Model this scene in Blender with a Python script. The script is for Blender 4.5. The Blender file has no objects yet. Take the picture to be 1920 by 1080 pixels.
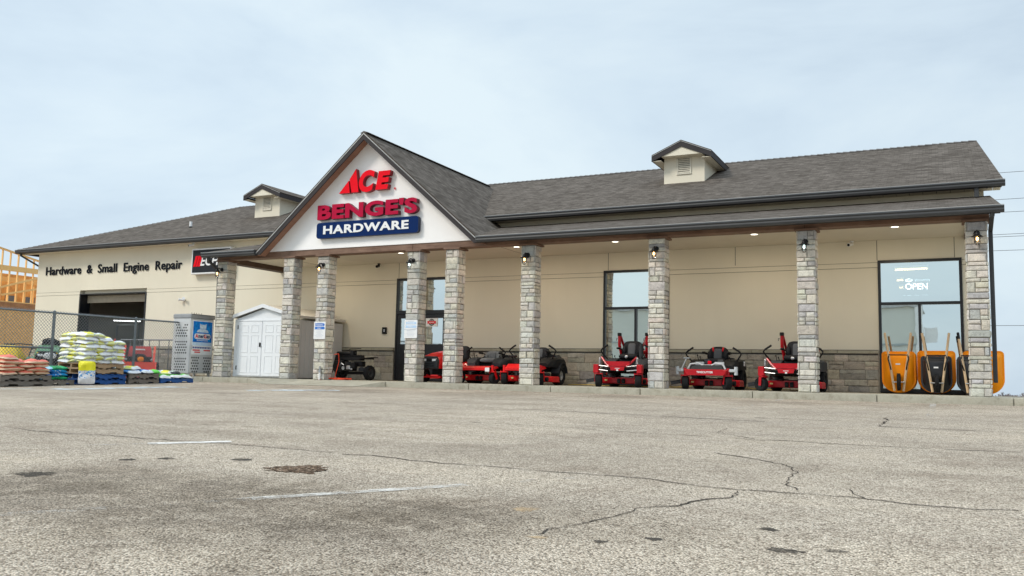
import bpy, bmesh, math, random
from mathutils import Vector, Matrix, Euler, noise as mnoise

R = math.radians
scene = bpy.context.scene
col = scene.collection

# ------------------------------------------------------------------ camera
cam_d = bpy.data.cameras.new('camera'); cam = bpy.data.objects.new('camera', cam_d); col.objects.link(cam)
YAW, PITCH, ROLL = R(-26.60328), R(5.83258), R(1.217601)
fw = Vector((math.sin(YAW)*math.cos(PITCH), math.cos(YAW)*math.cos(PITCH), math.sin(PITCH)))
r0 = Vector((math.cos(YAW), -math.sin(YAW), 0)); u0 = r0.cross(fw)
rr = math.cos(ROLL)*r0 + math.sin(ROLL)*u0
uu = -math.sin(ROLL)*r0 + math.cos(ROLL)*u0
m = Matrix((rr, uu, -fw)).transposed().to_4x4()
m.translation = Vector((0, -20.6175, 0.2231))
cam.matrix_world = m
cam_d.sensor_width = 36.0; cam_d.lens = 36*1619.53/1920
cam_d.clip_start = 0.05; cam_d.clip_end = 6000
scene.camera = cam

# ------------------------------------------------------------------ world and sun (overcast)
SUN_EL, SUN_AZ = R(42), R(218)          # azimuth clockwise from +Y: behind the photographer's left shoulder
w = bpy.data.worlds.new("World"); scene.world = w; w.use_nodes = True
nt = w.node_tree; nt.nodes.clear()
def N(t, **k):
    n = nt.nodes.new(t)
    for a, b in k.items(): setattr(n, a, b)
    return n
sky = N('ShaderNodeTexSky', sky_type='NISHITA'); sky.sun_disc = False
sky.sun_elevation = SUN_EL; sky.sun_rotation = SUN_AZ; sky.air_density = 1.2; sky.dust_density = 2.0
tc = N('ShaderNodeTexCoord'); mp = N('ShaderNodeMapping'); mp.inputs['Scale'].default_value = (1.0, 1.0, 2.6); mp.inputs['Location'].default_value = (0.35, 0.1, 0.0)
nz = N('ShaderNodeTexNoise'); nz.inputs['Scale'].default_value = 1.7; nz.inputs['Detail'].default_value = 6; nz.inputs['Roughness'].default_value = .56; nz.inputs['Distortion'].default_value = .3
rp = N('ShaderNodeValToRGB'); rp.color_ramp.elements[0].position = .37; rp.color_ramp.elements[1].position = .65
rp.color_ramp.elements[0].color = (.575, .70, .825, 1); rp.color_ramp.elements[1].color = (.80, .92, .985, 1)
e = rp.color_ramp.elements.new(.5); e.color = (.69, .82, .925, 1)
sx = N('ShaderNodeSeparateXYZ')
zr = N('ShaderNodeMapRange'); zr.inputs[1].default_value = .45; zr.inputs[2].default_value = 1; zr.inputs[3].default_value = 7.1; zr.inputs[4].default_value = 17
xr = N('ShaderNodeMapRange'); xr.inputs[1].default_value = -.75; xr.inputs[2].default_value = .2; xr.inputs[3].default_value = 1.04; xr.inputs[4].default_value = .96
sc1 = N('ShaderNodeVectorMath', operation='SCALE'); sc2 = N('ShaderNodeVectorMath', operation='SCALE')
mx = N('ShaderNodeMixRGB'); mx.inputs[0].default_value = .93
bg = N('ShaderNodeBackground'); bg.inputs[1].default_value = .1
out = N('ShaderNodeOutputWorld')
L = nt.links.new
L(tc.outputs['Generated'], mp.inputs[0]); L(mp.outputs[0], nz.inputs[0]); L(nz.outputs[0], rp.inputs[0])
L(tc.outputs['Generated'], sx.inputs[0]); L(sx.outputs[2], zr.inputs[0]); L(sx.outputs[0], xr.inputs[0])
L(rp.outputs[0], sc1.inputs[0]); L(zr.outputs[0], sc1.inputs['Scale'])
L(sc1.outputs[0], sc2.inputs[0]); L(xr.outputs[0], sc2.inputs['Scale'])
L(sky.outputs[0], mx.inputs[1]); L(sc2.outputs[0], mx.inputs[2])
L(mx.outputs[0], bg.inputs[0]); L(bg.outputs[0], out.inputs[0])

sd = bpy.data.lights.new('sun', 'SUN'); sd.energy = 1.5; sd.angle = R(14); sd.color = (1, .93, .83)
so = bpy.data.objects.new('sun', sd); col.objects.link(so)
sdir = Vector((math.sin(SUN_AZ)*math.cos(SUN_EL), math.cos(SUN_AZ)*math.cos(SUN_EL), math.sin(SUN_EL)))
so.rotation_euler = sdir.to_track_quat('Z', 'Y').to_euler(); so.location = sdir*60
vs = scene.view_settings
vs.view_transform = 'Standard'; vs.look = 'None'; vs.gamma = 1; vs.exposure = 0.5
scene.cycles.max_bounces = 6; scene.cycles.transparent_max_bounces = 12
scene.cycles.use_denoising = True

# ------------------------------------------------------------------ helpers
def tag(o, label=None, cat=None, group=None, kind=None):
    if label: o['label'] = label
    if cat: o['category'] = cat
    if group: o['group'] = group
    if kind: o['kind'] = kind
    return o
def thing(name, label, cat, loc=(0, 0, 0), rz=0, group=None):
    o = bpy.data.objects.new(name, None); col.objects.link(o)
    o.empty_display_size = .2; o.location = loc; o.rotation_euler = (0, 0, rz)
    return tag(o, label, cat, group)

class MB:
    """collects shapes into one mesh"""
    def __init__(s): s.v = []; s.f = []; s.m = []; s.c = []; s.mi = 0; s.col = None; s.uv = []; s.hasuv = False
    def raw(s, vs, fs, M=None):
        b = len(s.v)
        for p in vs: s.v.append((M @ Vector(p)) if M is not None else Vector(p))
        for f in fs:
            s.f.append([b+i for i in f]); s.m.append(s.mi); s.c.append(s.col); s.uv.append(None)
        return s
    def bm(s, bm, M=None):
        bm.verts.index_update()
        s.raw([v.co.copy() for v in bm.verts], [[v.index for v in f.verts] for f in bm.faces], M); bm.free(); return s
    def box(s, x0, x1, y0, y1, z0, z1, bev=0, M=None, seg=1):
        bm = bmesh.new(); bmesh.ops.create_cube(bm, size=1)
        for v in bm.verts:
            v.co = Vector(((x0+x1)/2+v.co.x*(x1-x0), (y0+y1)/2+v.co.y*(y1-y0), (z0+z1)/2+v.co.z*(z1-z0)))
        if bev: bmesh.ops.bevel(bm, geom=bm.edges[:], offset=bev, segments=seg, affect='EDGES', profile=.6)
        return s.bm(bm, M)
    def cbox(s, c, d, rot=(0, 0, 0), bev=0, seg=1):
        M = Matrix.Translation(c) @ Euler(rot).to_matrix().to_4x4()
        return s.box(-d[0]/2, d[0]/2, -d[1]/2, d[1]/2, -d[2]/2, d[2]/2, bev, M, seg)
    def cyl(s, p0, p1, r0, r1=None, seg=14):
        p0 = Vector(p0); p1 = Vector(p1); r1 = r0 if r1 is None else r1
        q = (p1-p0).to_track_quat('Z', 'Y').to_matrix(); vs = []; fs = []
        for k, (p, r) in enumerate(((p0, r0), (p1, r1))):
            for i in range(seg):
                a = 2*math.pi*i/seg; vs.append(p + q @ Vector((r*math.cos(a), r*math.sin(a), 0)))
        for i in range(seg): fs.append((i, (i+1) % seg, seg+(i+1) % seg, seg+i))
        fs.append(tuple(reversed(range(seg)))); fs.append(tuple(range(seg, 2*seg)))
        return s.raw(vs, fs)
    def tube(s, path, r, seg=8):
        P = [Vector(p) for p in path]; n = len(P); vs = []; fs = []; up = None
        for i, p in enumerate(P):
            t = ((P[min(i+1, n-1)]-p).normalized() + (p-P[max(i-1, 0)]).normalized()).normalized()
            if up is None: up = t.orthogonal().normalized()
            else: up = (up - t*up.dot(t)).normalized()
            bb = t.cross(up); rad = r[i] if isinstance(r, (list, tuple)) else r
            for k in range(seg):
                a = 2*math.pi*k/seg; vs.append(p + rad*(math.cos(a)*up + math.sin(a)*bb))
        for i in range(n-1):
            for k in range(seg):
                fs.append((i*seg+k, i*seg+(k+1) % seg, (i+1)*seg+(k+1) % seg, (i+1)*seg+k))
        fs.append(tuple(reversed(range(seg)))); fs.append(tuple(range((n-1)*seg, n*seg)))
        return s.raw(vs, fs)
    def lathe(s, prof, M=None, seg=24):
        vs = []; fs = []; n = len(prof)
        for i in range(seg):
            a = 2*math.pi*i/seg
            for r, z in prof: vs.append((r*math.cos(a), r*math.sin(a), z))
        for i in range(seg):
            j = (i+1) % seg
            for k in range(n-1): fs.append((i*n+k, j*n+k, j*n+k+1, i*n+k+1))
        return s.raw(vs, fs, M)
    def prism(s, outl, d0, d1, M=None):
        """outline in local xy, extruded along local z from d0 to d1 (outline counter-clockwise)"""
        n = len(outl); vs = [(x, y, d0) for x, y in outl]+[(x, y, d1) for x, y in outl]
        fs = [tuple(reversed(range(n))), tuple(range(n, 2*n))]+[(i, (i+1) % n, n+(i+1) % n, n+i) for i in range(n)]
        return s.raw(vs, fs, M)
    def loft(s, rings, closed=True):
        n = len(rings[0]); vs = [p for r_ in rings for p in r_]; fs = []
        for i in range(len(rings)-1):
            for k in range(n): fs.append((i*n+k, i*n+(k+1) % n, (i+1)*n+(k+1) % n, (i+1)*n+k))
        if closed: fs.append(tuple(reversed(range(n)))); fs.append(tuple(range((len(rings)-1)*n, len(rings)*n)))
        return s.raw(vs, fs)
    def blob(s, c, d, rot=(0, 0, 0), p=2.6, seg=16, rings=10):
        """superellipsoid"""
        M = Matrix.Translation(c) @ Euler(rot).to_matrix().to_4x4(); vs = []; fs = []
        sg = lambda a, e: math.copysign(abs(a)**e, a); e = 2/p
        for i in range(rings+1):
            t = -math.pi/2+math.pi*i/rings
            for k in range(seg):
                a = 2*math.pi*k/seg
                vs.append((d[0]/2*sg(math.cos(t), e)*sg(math.cos(a), e), d[1]/2*sg(math.cos(t), e)*sg(math.sin(a), e), d[2]/2*sg(math.sin(t), e)))
        for i in range(rings):
            for k in range(seg): fs.append((i*seg+k, i*seg+(k+1) % seg, (i+1)*seg+(k+1) % seg, (i+1)*seg+k))
        return s.raw(vs, fs, M)
    def poly(s, pts, thick=0, uaxis=None):
        """a flat polygon (normal up by winding) with thickness below it and metric uv on its top"""
        P = [Vector(p) for p in pts]; n = (P[1]-P[0]).cross(P[2]-P[0]).normalized()
        u = Vector(uaxis or (1, 0, 0)); v = n.cross(u).normalized(); k = len(P); b = len(s.v)
        s.v += P; s.f.append(list(range(b, b+k))); s.m.append(s.mi); s.c.append(s.col)
        s.uv.append([(p.dot(u), p.dot(v)) for p in P]); s.hasuv = True
        if thick:
            Q = [p-n*thick for p in P]; s.v += Q
            s.f.append([b+k+i for i in reversed(range(k))]); s.m.append(s.mi); s.c.append(s.col); s.uv.append(None)
            for i in range(k):
                j = (i+1) % k
                s.f.append([b+j, b+i, b+k+i, b+k+j]); s.m.append(s.mi); s.c.append(s.col); s.uv.append(None)
        return s
    def build(s, name, mats, parent=None, smooth=35):
        me = bpy.data.meshes.new(name); me.from_pydata([tuple(p) for p in s.v], [], s.f)
        mats = mats if isinstance(mats, (list, tuple)) else [mats]
        for x in mats: me.materials.append(x)
        if len(mats) > 1: me.polygons.foreach_set('material_index', s.m)
        if any(c is not None for c in s.c):
            at = me.attributes.new('tint', 'FLOAT_COLOR', 'CORNER'); d = []
            for f, c in zip(s.f, s.c):
                c = c or (1, 1, 1)
                for _ in f: d += [c[0], c[1], c[2], 1]
            at.data.foreach_set('color', d)
        if s.hasuv:
            ul = me.uv_layers.new(name='UVMap'); d = []
            for f, q in zip(s.f, s.uv):
                for i in range(len(f)): d += list(q[i]) if q else [0, 0]
            ul.data.foreach_set('uv', d)
        me.validate(); me.update()
        if smooth:
            me.polygons.foreach_set('use_smooth', [True]*len(me.polygons)); me.set_sharp_from_angle(angle=R(smooth))
        o = bpy.data.objects.new(name, me); col.objects.link(o)
        if parent: o.parent = parent
        return o

def copy_tree(o, parent=None):
    c = o.copy(); col.objects.link(c)
    if parent: c.parent = parent
    for ch in list(o.children): copy_tree(ch, c)
    return c

# text: returns verts, faces with the bounding box fitted to [0,w]x[0,h], extruded 0..d
_txt = {}
def text_geo(body, h=None, w=None, d=.02, bold=0.0, shear=0.0, space=1.0):
    cu = bpy.data.curves.new('t', 'FONT'); cu.body = body; cu.size = 1; cu.extrude = .05; cu.offset = bold; cu.shear = shear
    cu.space_character = space; cu.resolution_u = 4
    o = bpy.data.objects.new('t', cu); col.objects.link(o); bpy.context.view_layer.update()
    me = bpy.data.meshes.new_from_object(o.evaluated_get(bpy.context.evaluated_depsgraph_get()))
    vs = [v.co.copy() for v in me.vertices]; fs = [list(p.vertices) for p in me.polygons]
    bpy.data.objects.remove(o); bpy.data.curves.remove(cu); bpy.data.meshes.remove(me)
    x0 = min(v.x for v in vs); x1 = max(v.x for v in vs); y0 = min(v.y for v in vs); y1 = max(v.y for v in vs)
    sy = h/(y1-y0) if h else None; sx_ = w/(x1-x0) if w else sy
    if sy is None: sy = sx_
    z0 = min(v.z for v in vs); z1 = max(v.z for v in vs)
    return [Vector(((v.x-x0)*sx_, (v.y-y0)*sy, (v.z-z0)/(z1-z0)*d)) for v in vs], fs
FRONT = Matrix(((1, 0, 0, 0), (0, 0, -1, 0), (0, 1, 0, 0), (0, 0, 0, 1)))     # local xy -> world XZ facing -Y
def front_at(x, y, z): return Matrix.Translation((x, y, z)) @ FRONT
SIDE = Matrix(((0, 0, 1, 0), (1, 0, 0, 0), (0, 1, 0, 0), (0, 0, 0, 1)))       # local x -> +Y, y -> Z, facing +X
def side_at(x, y, z): return Matrix.Translation((x, y, z)) @ SIDE

# ------------------------------------------------------------------ materials
MATS = {}
class NB:
    def __init__(s, name):
        s.mat = bpy.data.materials.new(name); s.mat.use_nodes = True; s.t = s.mat.node_tree
        s.p = s.t.nodes['Principled BSDF']; s.o = s.t.nodes['Material Output']
    def n(s, t, **k):
        x = s.t.nodes.new(t)
        for a, b in k.items():
            if a in ('operation', 'blend_type', 'feature', 'data_type', 'attribute_name', 'distance', 'wave_type', 'bands_direction', 'noise_dimensions'): setattr(x, a, b)
            else: x.inputs[a].default_value = b
        return x
    def l(s, a, b): s.t.links.new(a, b)
    def ramp(s, fac, stops):
        x = s.t.nodes.new('ShaderNodeValToRGB'); cr = x.color_ramp
        while len(cr.elements) < len(stops): cr.elements.new(.5)
        for el, (p, c) in zip(cr.elements, stops): el.position = p; el.color = (*c, 1) if len(c) == 3 else c
        s.l(fac, x.inputs[0]); return x.outputs[0]
    def mix(s, fac, a, b, mode='MIX'):
        x = s.t.nodes.new('ShaderNodeMixRGB'); x.blend_type = mode
        for i, q in enumerate((fac, a, b)):
            if hasattr(q, 'is_linked'): s.l(q, x.inputs[i])
            else: x.inputs[i].default_value = q if i == 0 else ((*q, 1) if len(q) == 3 else q)
        return x.outputs[0]
    def coord(s, kind='Object', scale=(1, 1, 1), rot=(0, 0, 0)):
        t = s.t.nodes.new('ShaderNodeTexCoord'); mp_ = s.t.nodes.new('ShaderNodeMapping')
        mp_.inputs['Scale'].default_value = scale; mp_.inputs['Rotation'].default_value = rot
        s.l(t.outputs[kind], mp_.inputs[0]); return mp_.outputs[0]
    def noise(s, vec, scale, detail=3, rough=.5, dist=0):
        x = s.n('ShaderNodeTexNoise', Scale=scale, Detail=detail, Roughness=rough, Distortion=dist); s.l(vec, x.inputs['Vector']); return x.outputs[0]
    def math(s, op, a, b=0.0, clamp=False):
        x = s.t.nodes.new('ShaderNodeMath'); x.operation = op; x.use_clamp = clamp
        for i, q in enumerate((a, b)):
            if hasattr(q, 'is_linked'): s.l(q, x.inputs[i])
            else: x.inputs[i].default_value = q
        return x.outputs[0]
    def bump(s, h, strength=.3, dist=.01):
        x = s.n('ShaderNodeBump', Strength=strength, Distance=dist); s.l(h, x.inputs['Height']); s.l(x.outputs[0], s.p.inputs['Normal'])
    def base(s, c):
        if hasattr(c, 'is_linked'): s.l(c, s.p.inputs['Base Color'])
        else: s.p.inputs['Base Color'].default_value = (*c, 1)
    def set(s, rough=None, metal=None, coat=None, spec=None):
        if rough is not None:
            if hasattr(rough, 'is_linked'): s.l(rough, s.p.inputs['Roughness'])
            else: s.p.inputs['Roughness'].default_value = rough
        if metal is not None: s.p.inputs['Metallic'].default_value = metal
        if coat is not None: s.p.inputs['Coat Weight'].default_value = coat; s.p.inputs['Coat Roughness'].default_value = .12
        if spec is not None: s.p.inputs['Specular IOR Level'].default_value = spec
        return s
def pm(name, c, rough=.55, metal=0, var=.12, scale=6, bump=0, bscale=40, coat=None, spec=None, stretch=(1, 1, 1)):
    """plain surface with uneven colour, gloss and a little relief"""
    if name in MATS: return MATS[name]
    b = NB(name); v = b.coord('Object', stretch); f = b.noise(v, scale, 4, .6)
    lo = tuple(x*(1-var) for x in c); hi = tuple(min(1, x*(1+var)) for x in c)
    b.base(b.ramp(f, [(.3, lo), (.7, hi)]))
    g = b.t.nodes.new('ShaderNodeMapRange'); g.inputs[3].default_value = max(.05, rough-.1); g.inputs[4].default_value = min(1, rough+.1); b.l(f, g.inputs[0])
    b.set(g.outputs[0], metal, coat, spec)
    if bump: b.bump(b.noise(v, bscale, 3), bump, .01)
    MATS[name] = b.mat; return b.mat
def emit(name, c, k):
    if name in MATS: return MATS[name]
    b = NB(name); b.base((.8, .8, .8)); b.p.inputs['Emission Color'].default_value = (*c, 1); b.p.inputs['Emission Strength'].default_value = k
    MATS[name] = b.mat; return b.mat

# asphalt: exposed aggregate, stains, damp-looking oil patches
def m_asphalt():
    b = NB('asphalt'); v = b.coord('Object')
    vo = b.n('ShaderNodeTexVoronoi', Scale=105.0); b.l(v, vo.inputs['Vector'])
    sp = b.t.nodes.new('ShaderNodeSeparateColor'); b.l(vo.outputs['Color'], sp.inputs[0])
    stone = b.ramp(sp.outputs[0], [(0, (.15, .14, .125)), (.22, (.41, .39, .35)), (.5, (.60, .575, .525)), (.8, (.73, .705, .655)), (1, (.90, .88, .83))])
    tint = b.mix(b.math('MULTIPLY', sp.outputs[1], .25), stone, (.56, .46, .40))
    gap = b.ramp(vo.outputs['Distance'], [(.34, (1, 1, 1)), (.75, (.38, .365, .345))])
    c = b.mix(.85, tint, gap, 'MULTIPLY')
    big = b.noise(v, .22, 4, .6, .4); mid = b.noise(v, 1.3, 5, .65, .3); fine = b.noise(v, 9, 3, .6)
    c = b.mix(1, c, b.ramp(big, [(.3, (.86, .85, .84)), (.65, (1.06, 1.05, 1.03))]), 'MULTIPLY')
    c = b.mix(1, c, b.ramp(mid, [(.30, (.78, .755, .74)), (.5, (1, 1, 1)), (.75, (1.07, 1.06, 1.04))]), 'MULTIPLY')
    c = b.mix(1, c, b.ramp(fine, [(.3, (.88, .87, .86)), (.6, (1.03, 1.03, 1.03))]), 'MULTIPLY')
    # worn, damp-looking patches where cars stand: each an irregular blob at its own place on the lot
    wv = b.t.nodes.new('ShaderNodeVectorMath'); wv.operation = 'ADD'
    nw = b.n('ShaderNodeTexNoise', Scale=1.6, Detail=4.0); b.l(v, nw.inputs['Vector'])
    sw = b.t.nodes.new('ShaderNodeVectorMath'); sw.operation = 'SCALE'; sw.inputs['Scale'].default_value = 1.1
    b.l(nw.outputs['Color'], sw.inputs[0]); b.l(v, wv.inputs[0]); b.l(sw.outputs[0], wv.inputs[1])
    bm_ = b.noise(v, 5.5, 5, .7, .5); brk = b.ramp(bm_, [(.33, (.35, .35, .35)), (.55, (1, 1, 1))])
    for (x, y, r, k) in STAINS:
        dn = b.t.nodes.new('ShaderNodeVectorMath'); dn.operation = 'DISTANCE'; b.l(wv.outputs[0], dn.inputs[0]); dn.inputs[1].default_value = (x+.55, y+.55, .1)
        mr = b.t.nodes.new('ShaderNodeMapRange'); mr.interpolation_type = 'SMOOTHSTEP'
        mr.inputs[1].default_value = r*.35; mr.inputs[2].default_value = r; mr.inputs[3].default_value = k; mr.inputs[4].default_value = 0
        b.l(dn.outputs['Value'], mr.inputs[0])
        c = b.mix(b.math('MULTIPLY', mr.outputs[0], brk), c, b.mix(1, c, (.36, .34, .32), 'MULTIPLY'))
    lane = b.noise(b.coord('Object', (.10, .9, 1), (0, 0, R(-8))), 1.0, 5, .6, .2)
    c = b.mix(1, c, b.ramp(lane, [(.32, (.84, .83, .815)), (.5, (1, 1, 1)), (.7, (1.08, 1.075, 1.06))]), 'MULTIPLY')
    spot = b.noise(v, 3.4, 6, .75, .6); c = b.mix(1, c, b.ramp(spot, [(.27, (.62, .60, .57)), (.37, (1, 1, 1))]), 'MULTIPLY')
    c = b.mix(1, c, (1.06, .97, .87), 'MULTIPLY')
    b.base(c); b.set(.95, 0, spec=.1)
    hgt = b.math('ADD', b.math('MULTIPLY', vo.outputs['Distance'], -1.0), b.math('MULTIPLY', mid, .8))
    b.bump(hgt, .8, .014)
    return b.mat
STAINS = [(-2.3, -17.05, .9, .62), (-3.0, -17.35, 1.3, .5), (-3.9, -17.3, 1.3, .42), (-3.6, -16.6, .8, .35), (-4.9, -17.0, 1.2, .4), (-2.2, -16.4, .7, .25), (-1.5, -16.6, .7, .35), (-4.9, -17.3, 1.2, .35),
          (-9.5, -3.2, 2.0, .45), (-6.5, -2.4, 1.4, .45), (-12.5, -3.6, 1.8, .3), (-16.5, -5.2, 2.2, .35), (-2.9, -2.6, 1.2, .25), (-2.0, -18.2, .6, .5)]

def m_stone(name, k=1.0):
    b = NB(name); v = b.coord('Object')
    a = b.n('ShaderNodeAttribute', attribute_name='tint'); f = b.noise(v, 9, 5, .65, .4); g = b.noise(v, 45, 3, .6)
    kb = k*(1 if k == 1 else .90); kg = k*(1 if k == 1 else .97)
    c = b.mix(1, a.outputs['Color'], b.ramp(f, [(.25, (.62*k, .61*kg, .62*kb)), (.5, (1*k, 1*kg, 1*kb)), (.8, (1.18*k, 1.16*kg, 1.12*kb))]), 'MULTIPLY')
    c = b.mix(1, c, b.ramp(g, [(.3, (.82, .82, .82)), (.65, (1.06, 1.06, 1.06))]), 'MULTIPLY')
    b.base(c); b.set(.92, 0, spec=.2); b.bump(b.math('ADD', f, b.math('MULTIPLY', g, .4)), .9, .03)
    return b.mat
def m_roof():
    b = NB('shingles'); uvn = b.t.nodes.new('ShaderNodeUVMap'); uvn.uv_map = 'UVMap'; uv = uvn.outputs[0]
    br = b.t.nodes.new('ShaderNodeTexBrick'); br.offset = .37; br.squash = 1.0
    for k, q in (('Scale', 1.0), ('Mortar Size', .009), ('Mortar Smooth', .1), ('Bias', 0.0), ('Brick Width', .17), ('Row Height', .14)): br.inputs[k].default_value = q
    br.inputs['Color1'].default_value = (0, 0, 0, 1); br.inputs['Color2'].default_value = (1, 1, 1, 1); br.inputs['Mortar'].default_value = (-.6, -.6, -.6, 1)  # dark gaps: shadow between the shingle tabs put into the colour
    b.l(uv, br.inputs['Vector'])
    br2 = b.t.nodes.new('ShaderNodeTexBrick'); br2.offset = .61
    for k, q in (('Scale', 1.0), ('Mortar Size', .0), ('Bias', 0.0), ('Brick Width', .26), ('Row Height', .14)): br2.inputs[k].default_value = q
    br2.inputs['Color1'].default_value = (0, 0, 0, 1); br2.inputs['Color2'].default_value = (1, 1, 1, 1); b.l(uv, br2.inputs['Vector'])
    tone = b.math('MULTIPLY', b.math('ADD', br.outputs['Color'], br2.outputs['Color']), .5)
    c = b.ramp(tone, [(.0, (.072, .060, .050)), (.3, (.103, .088, .075)), (.65, (.136, .117, .101)), (1, (.178, .154, .134))])
    wv = b.noise(uv, .5, 4, .6); c = b.mix(1, c, b.ramp(wv, [(.3, (.93, .92, .91)), (.7, (1.06, 1.05, 1.04))]), 'MULTIPLY')
    gr = b.noise(uv, 120, 2, .6); c = b.mix(1, c, b.ramp(gr, [(.3, (.8, .8, .8)), (.7, (1.15, 1.15, 1.15))]), 'MULTIPLY')
    b.base(c); b.set(1.0, 0, spec=.05)
    # each course lifts towards its lower edge
    sp = b.t.nodes.new('ShaderNodeSeparateXYZ'); b.l(uv, sp.inputs[0])
    saw = b.math('FRACT', b.math('DIVIDE', sp.outputs[1], .14))
    b.bump(b.math('ADD', b.math('MULTIPLY', saw, -1.0), b.math('MULTIPLY', tone, .8)), .9, .02)
    return b.mat
def m_wood(name, c1, c2, axis=0, rough=.75, sc=1.0, bump=.3):
    if name in MATS: return MATS[name]
    b = NB(name); s_ = [14*sc]*3; s_[axis] = 1.1*sc
    v = b.coord('Object', tuple(s_)); f = b.noise(v, 1.6, 5, .65, .6); v2 = b.coord('Object'); g = b.noise(v2, 2.3, 4, .6)
    c = b.mix(b.math('ADD', b.math('MULTIPLY', f, .75), b.math('MULTIPLY', b.math('SUBTRACT', g, .5), .6), True), c1, c2)
    b.base(c); b.set(rough); b.bump(f, bump, .01); MATS[name] = b.mat; return b.mat
def m_stucco(name, c):
    b = NB(name); v = b.coord('Object'); big = b.noise(v, .35, 4, .55, .3); fine = b.noise(v, 90, 3, .7)
    st = b.noise(b.coord('Object', (2.2, 2.2, .12)), 1.4, 4, .6)
    k = b.mix(1, b.ramp(big, [(.3, tuple(x*.95 for x in c)), (.7, tuple(min(1, x*1.03) for x in c))]), b.ramp(st, [(.28, (.985, .983, .98)), (.55, (1, 1, 1))]), 'MULTIPLY')
    k = b.mix(1, k, b.ramp(fine, [(.3, (.95, .95, .95)), (.65, (1.02, 1.02, 1.02))]), 'MULTIPLY')
    b.base(k); b.set(.9, 0, spec=.25); b.bump(fine, .35, .006); return b.mat
def m_clear():
    b = NB('clear_glass'); tr = b.t.nodes.new('ShaderNodeBsdfTransparent'); b.l(tr.outputs[0], b.o.inputs[0]); return b.mat
def m_glass():
    b = NB('window_glass'); t = b.t
    gl = t.nodes.new('ShaderNodeBsdfGlossy'); gl.inputs['Color'].default_value = (.90, .97, .945, 1); gl.inputs['Roughness'].default_value = .012
    tr = t.nodes.new('ShaderNodeBsdfTransparent'); tr.inputs['Color'].default_value = (.62, .70, .68, 1)
    v = b.coord('Object'); n = b.noise(v, 1.2, 2); bp = b.n('ShaderNodeBump', Strength=.025, Distance=.05); b.l(n, bp.inputs['Height']); b.l(bp.outputs[0], gl.inputs['Normal'])
    mxs = t.nodes.new('ShaderNodeMixShader'); mxs.inputs[0].default_value = .82
    b.l(tr.outputs[0], mxs.inputs[1]); b.l(gl.outputs[0], mxs.inputs[2]); b.l(mxs.outputs[0], b.o.inputs[0]); return b.mat
def m_paint_worn(name, c, lo=.42, hi=.56, sc=6):
    """worn paint: the ground shows through where it has flaked off"""
    b = NB(name); t = b.t; v = b.coord('Object'); f = b.noise(v, sc, 6, .75); g = b.noise(v, 60, 3, .7)
    a = b.math('ADD', b.math('MULTIPLY', f, .7), b.math('MULTIPLY', g, .3)); mr = t.nodes.new('ShaderNodeMapRange')
    mr.inputs[1].default_value = lo; mr.inputs[2].default_value = hi; b.l(a, mr.inputs[0]); b.base(c); b.set(.95, spec=.05)
    b.l(mr.outputs[0], b.p.inputs['Alpha']); return b.mat
def m_concrete(name, c):
    b = NB(name); v = b.coord('Object'); f = b.noise(v, 1.2, 5, .65, .5); g = b.noise(v, 30, 4, .7)
    st = b.noise(v, 5, 5, .7, .4)
    k = b.mix(1, b.ramp(f, [(.3, tuple(x*.82 for x in c)), (.7, tuple(x*1.08 for x in c))]), b.ramp(st, [(.3, (.72, .70, .66)), (.5, (1, 1, 1))]), 'MULTIPLY')
    k = b.mix(1, k, b.ramp(g, [(.3, (.86, .86, .85)), (.7, (1.06, 1.06, 1.06))]), 'MULTIPLY'); b.base(k); b.set(.92, spec=.2); b.bump(g, .5, .006); return b.mat

MA = m_asphalt(); MST = m_stone('column_stone'); MSB = m_stone('base_stone_shaded', .74); MR = m_roof(); MG = m_glass(); MCLR = m_clear()  # base stone is the column stone darkened: porch shade put into its colour
MW = m_stucco('cream_stucco', (.765, .71, .575)); MWU = m_stucco('cream_stucco_dormer', (.78, .72, .59)); MWT = m_stucco('white_panel', (.94, .93, .92))
MC = m_concrete('concrete', (.42, .395, .32)); MMO = pm('mortar', (.30, .285, .25), .95, bump=.4)
MFA = pm('fascia', (.046, .041, .042), .6, var=.15, scale=2, spec=.15); MGU = pm('gutter_metal', (.045, .046, .048), .45, var=.15, scale=2, spec=.3)
MGL = pm('drip_edge', (.42, .42, .41), .4)
MBE = m_wood('beam_wood', (.085, .038, .022), (.36, .235, .165), 0); MBEY = m_wood('beam_wood_cross', (.05, .026, .017), (.13, .08, .055), 1)
MSO = m_wood('rake_soffit', (.22, .095, .06), (.44, .25, .17), 1)
MCE = pm('ceiling_panel', (.68, .62, .50), .85, var=.05, scale=1.2, bump=.15, bscale=60)
MFR = pm('window_frame_black', (.012, .013, .016), .35); MLE = m_concrete('ledge_stone', (.40, .375, .29))
MBK = pm('black_plastic', (.009, .009, .010), .5, var=.25, spec=.25); MRB = pm('rubber', (.014, .014, .015), .85, var=.3, bump=.2, spec=.2)
MDG = pm('dark_grey_plastic', (.034, .036, .040), .6, var=.2, spec=.25); MGY = pm('grey_fabric', (.12, .125, .13), .8, var=.2, bump=.2)
MRD = pm('red_paint', (.44, .004, .012), .4, var=.14, coat=.2, spec=.3); MRD2 = pm('bright_red_paint', (.68, .008, .010), .4, var=.12, coat=.15, spec=.3)
MSV = pm('bare_steel', (.55, .55, .56), .32, .9, var=.2); MWH = pm('white_paint', (.80, .80, .80), .45, var=.05)
MVN = pm('white_vinyl', (.80, .82, .845), .5, var=.03, scale=1.5); MVG = pm('vinyl_side', (.50, .51, .525), .6, var=.05, scale=1.5, bump=.1, bscale=12)
MGR = pm('green_paint', (.018, .16, .038), .35, var=.12, coat=.4); MYE = pm('yellow_paint', (.78, .50, .012), .4, var=.12)
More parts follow.
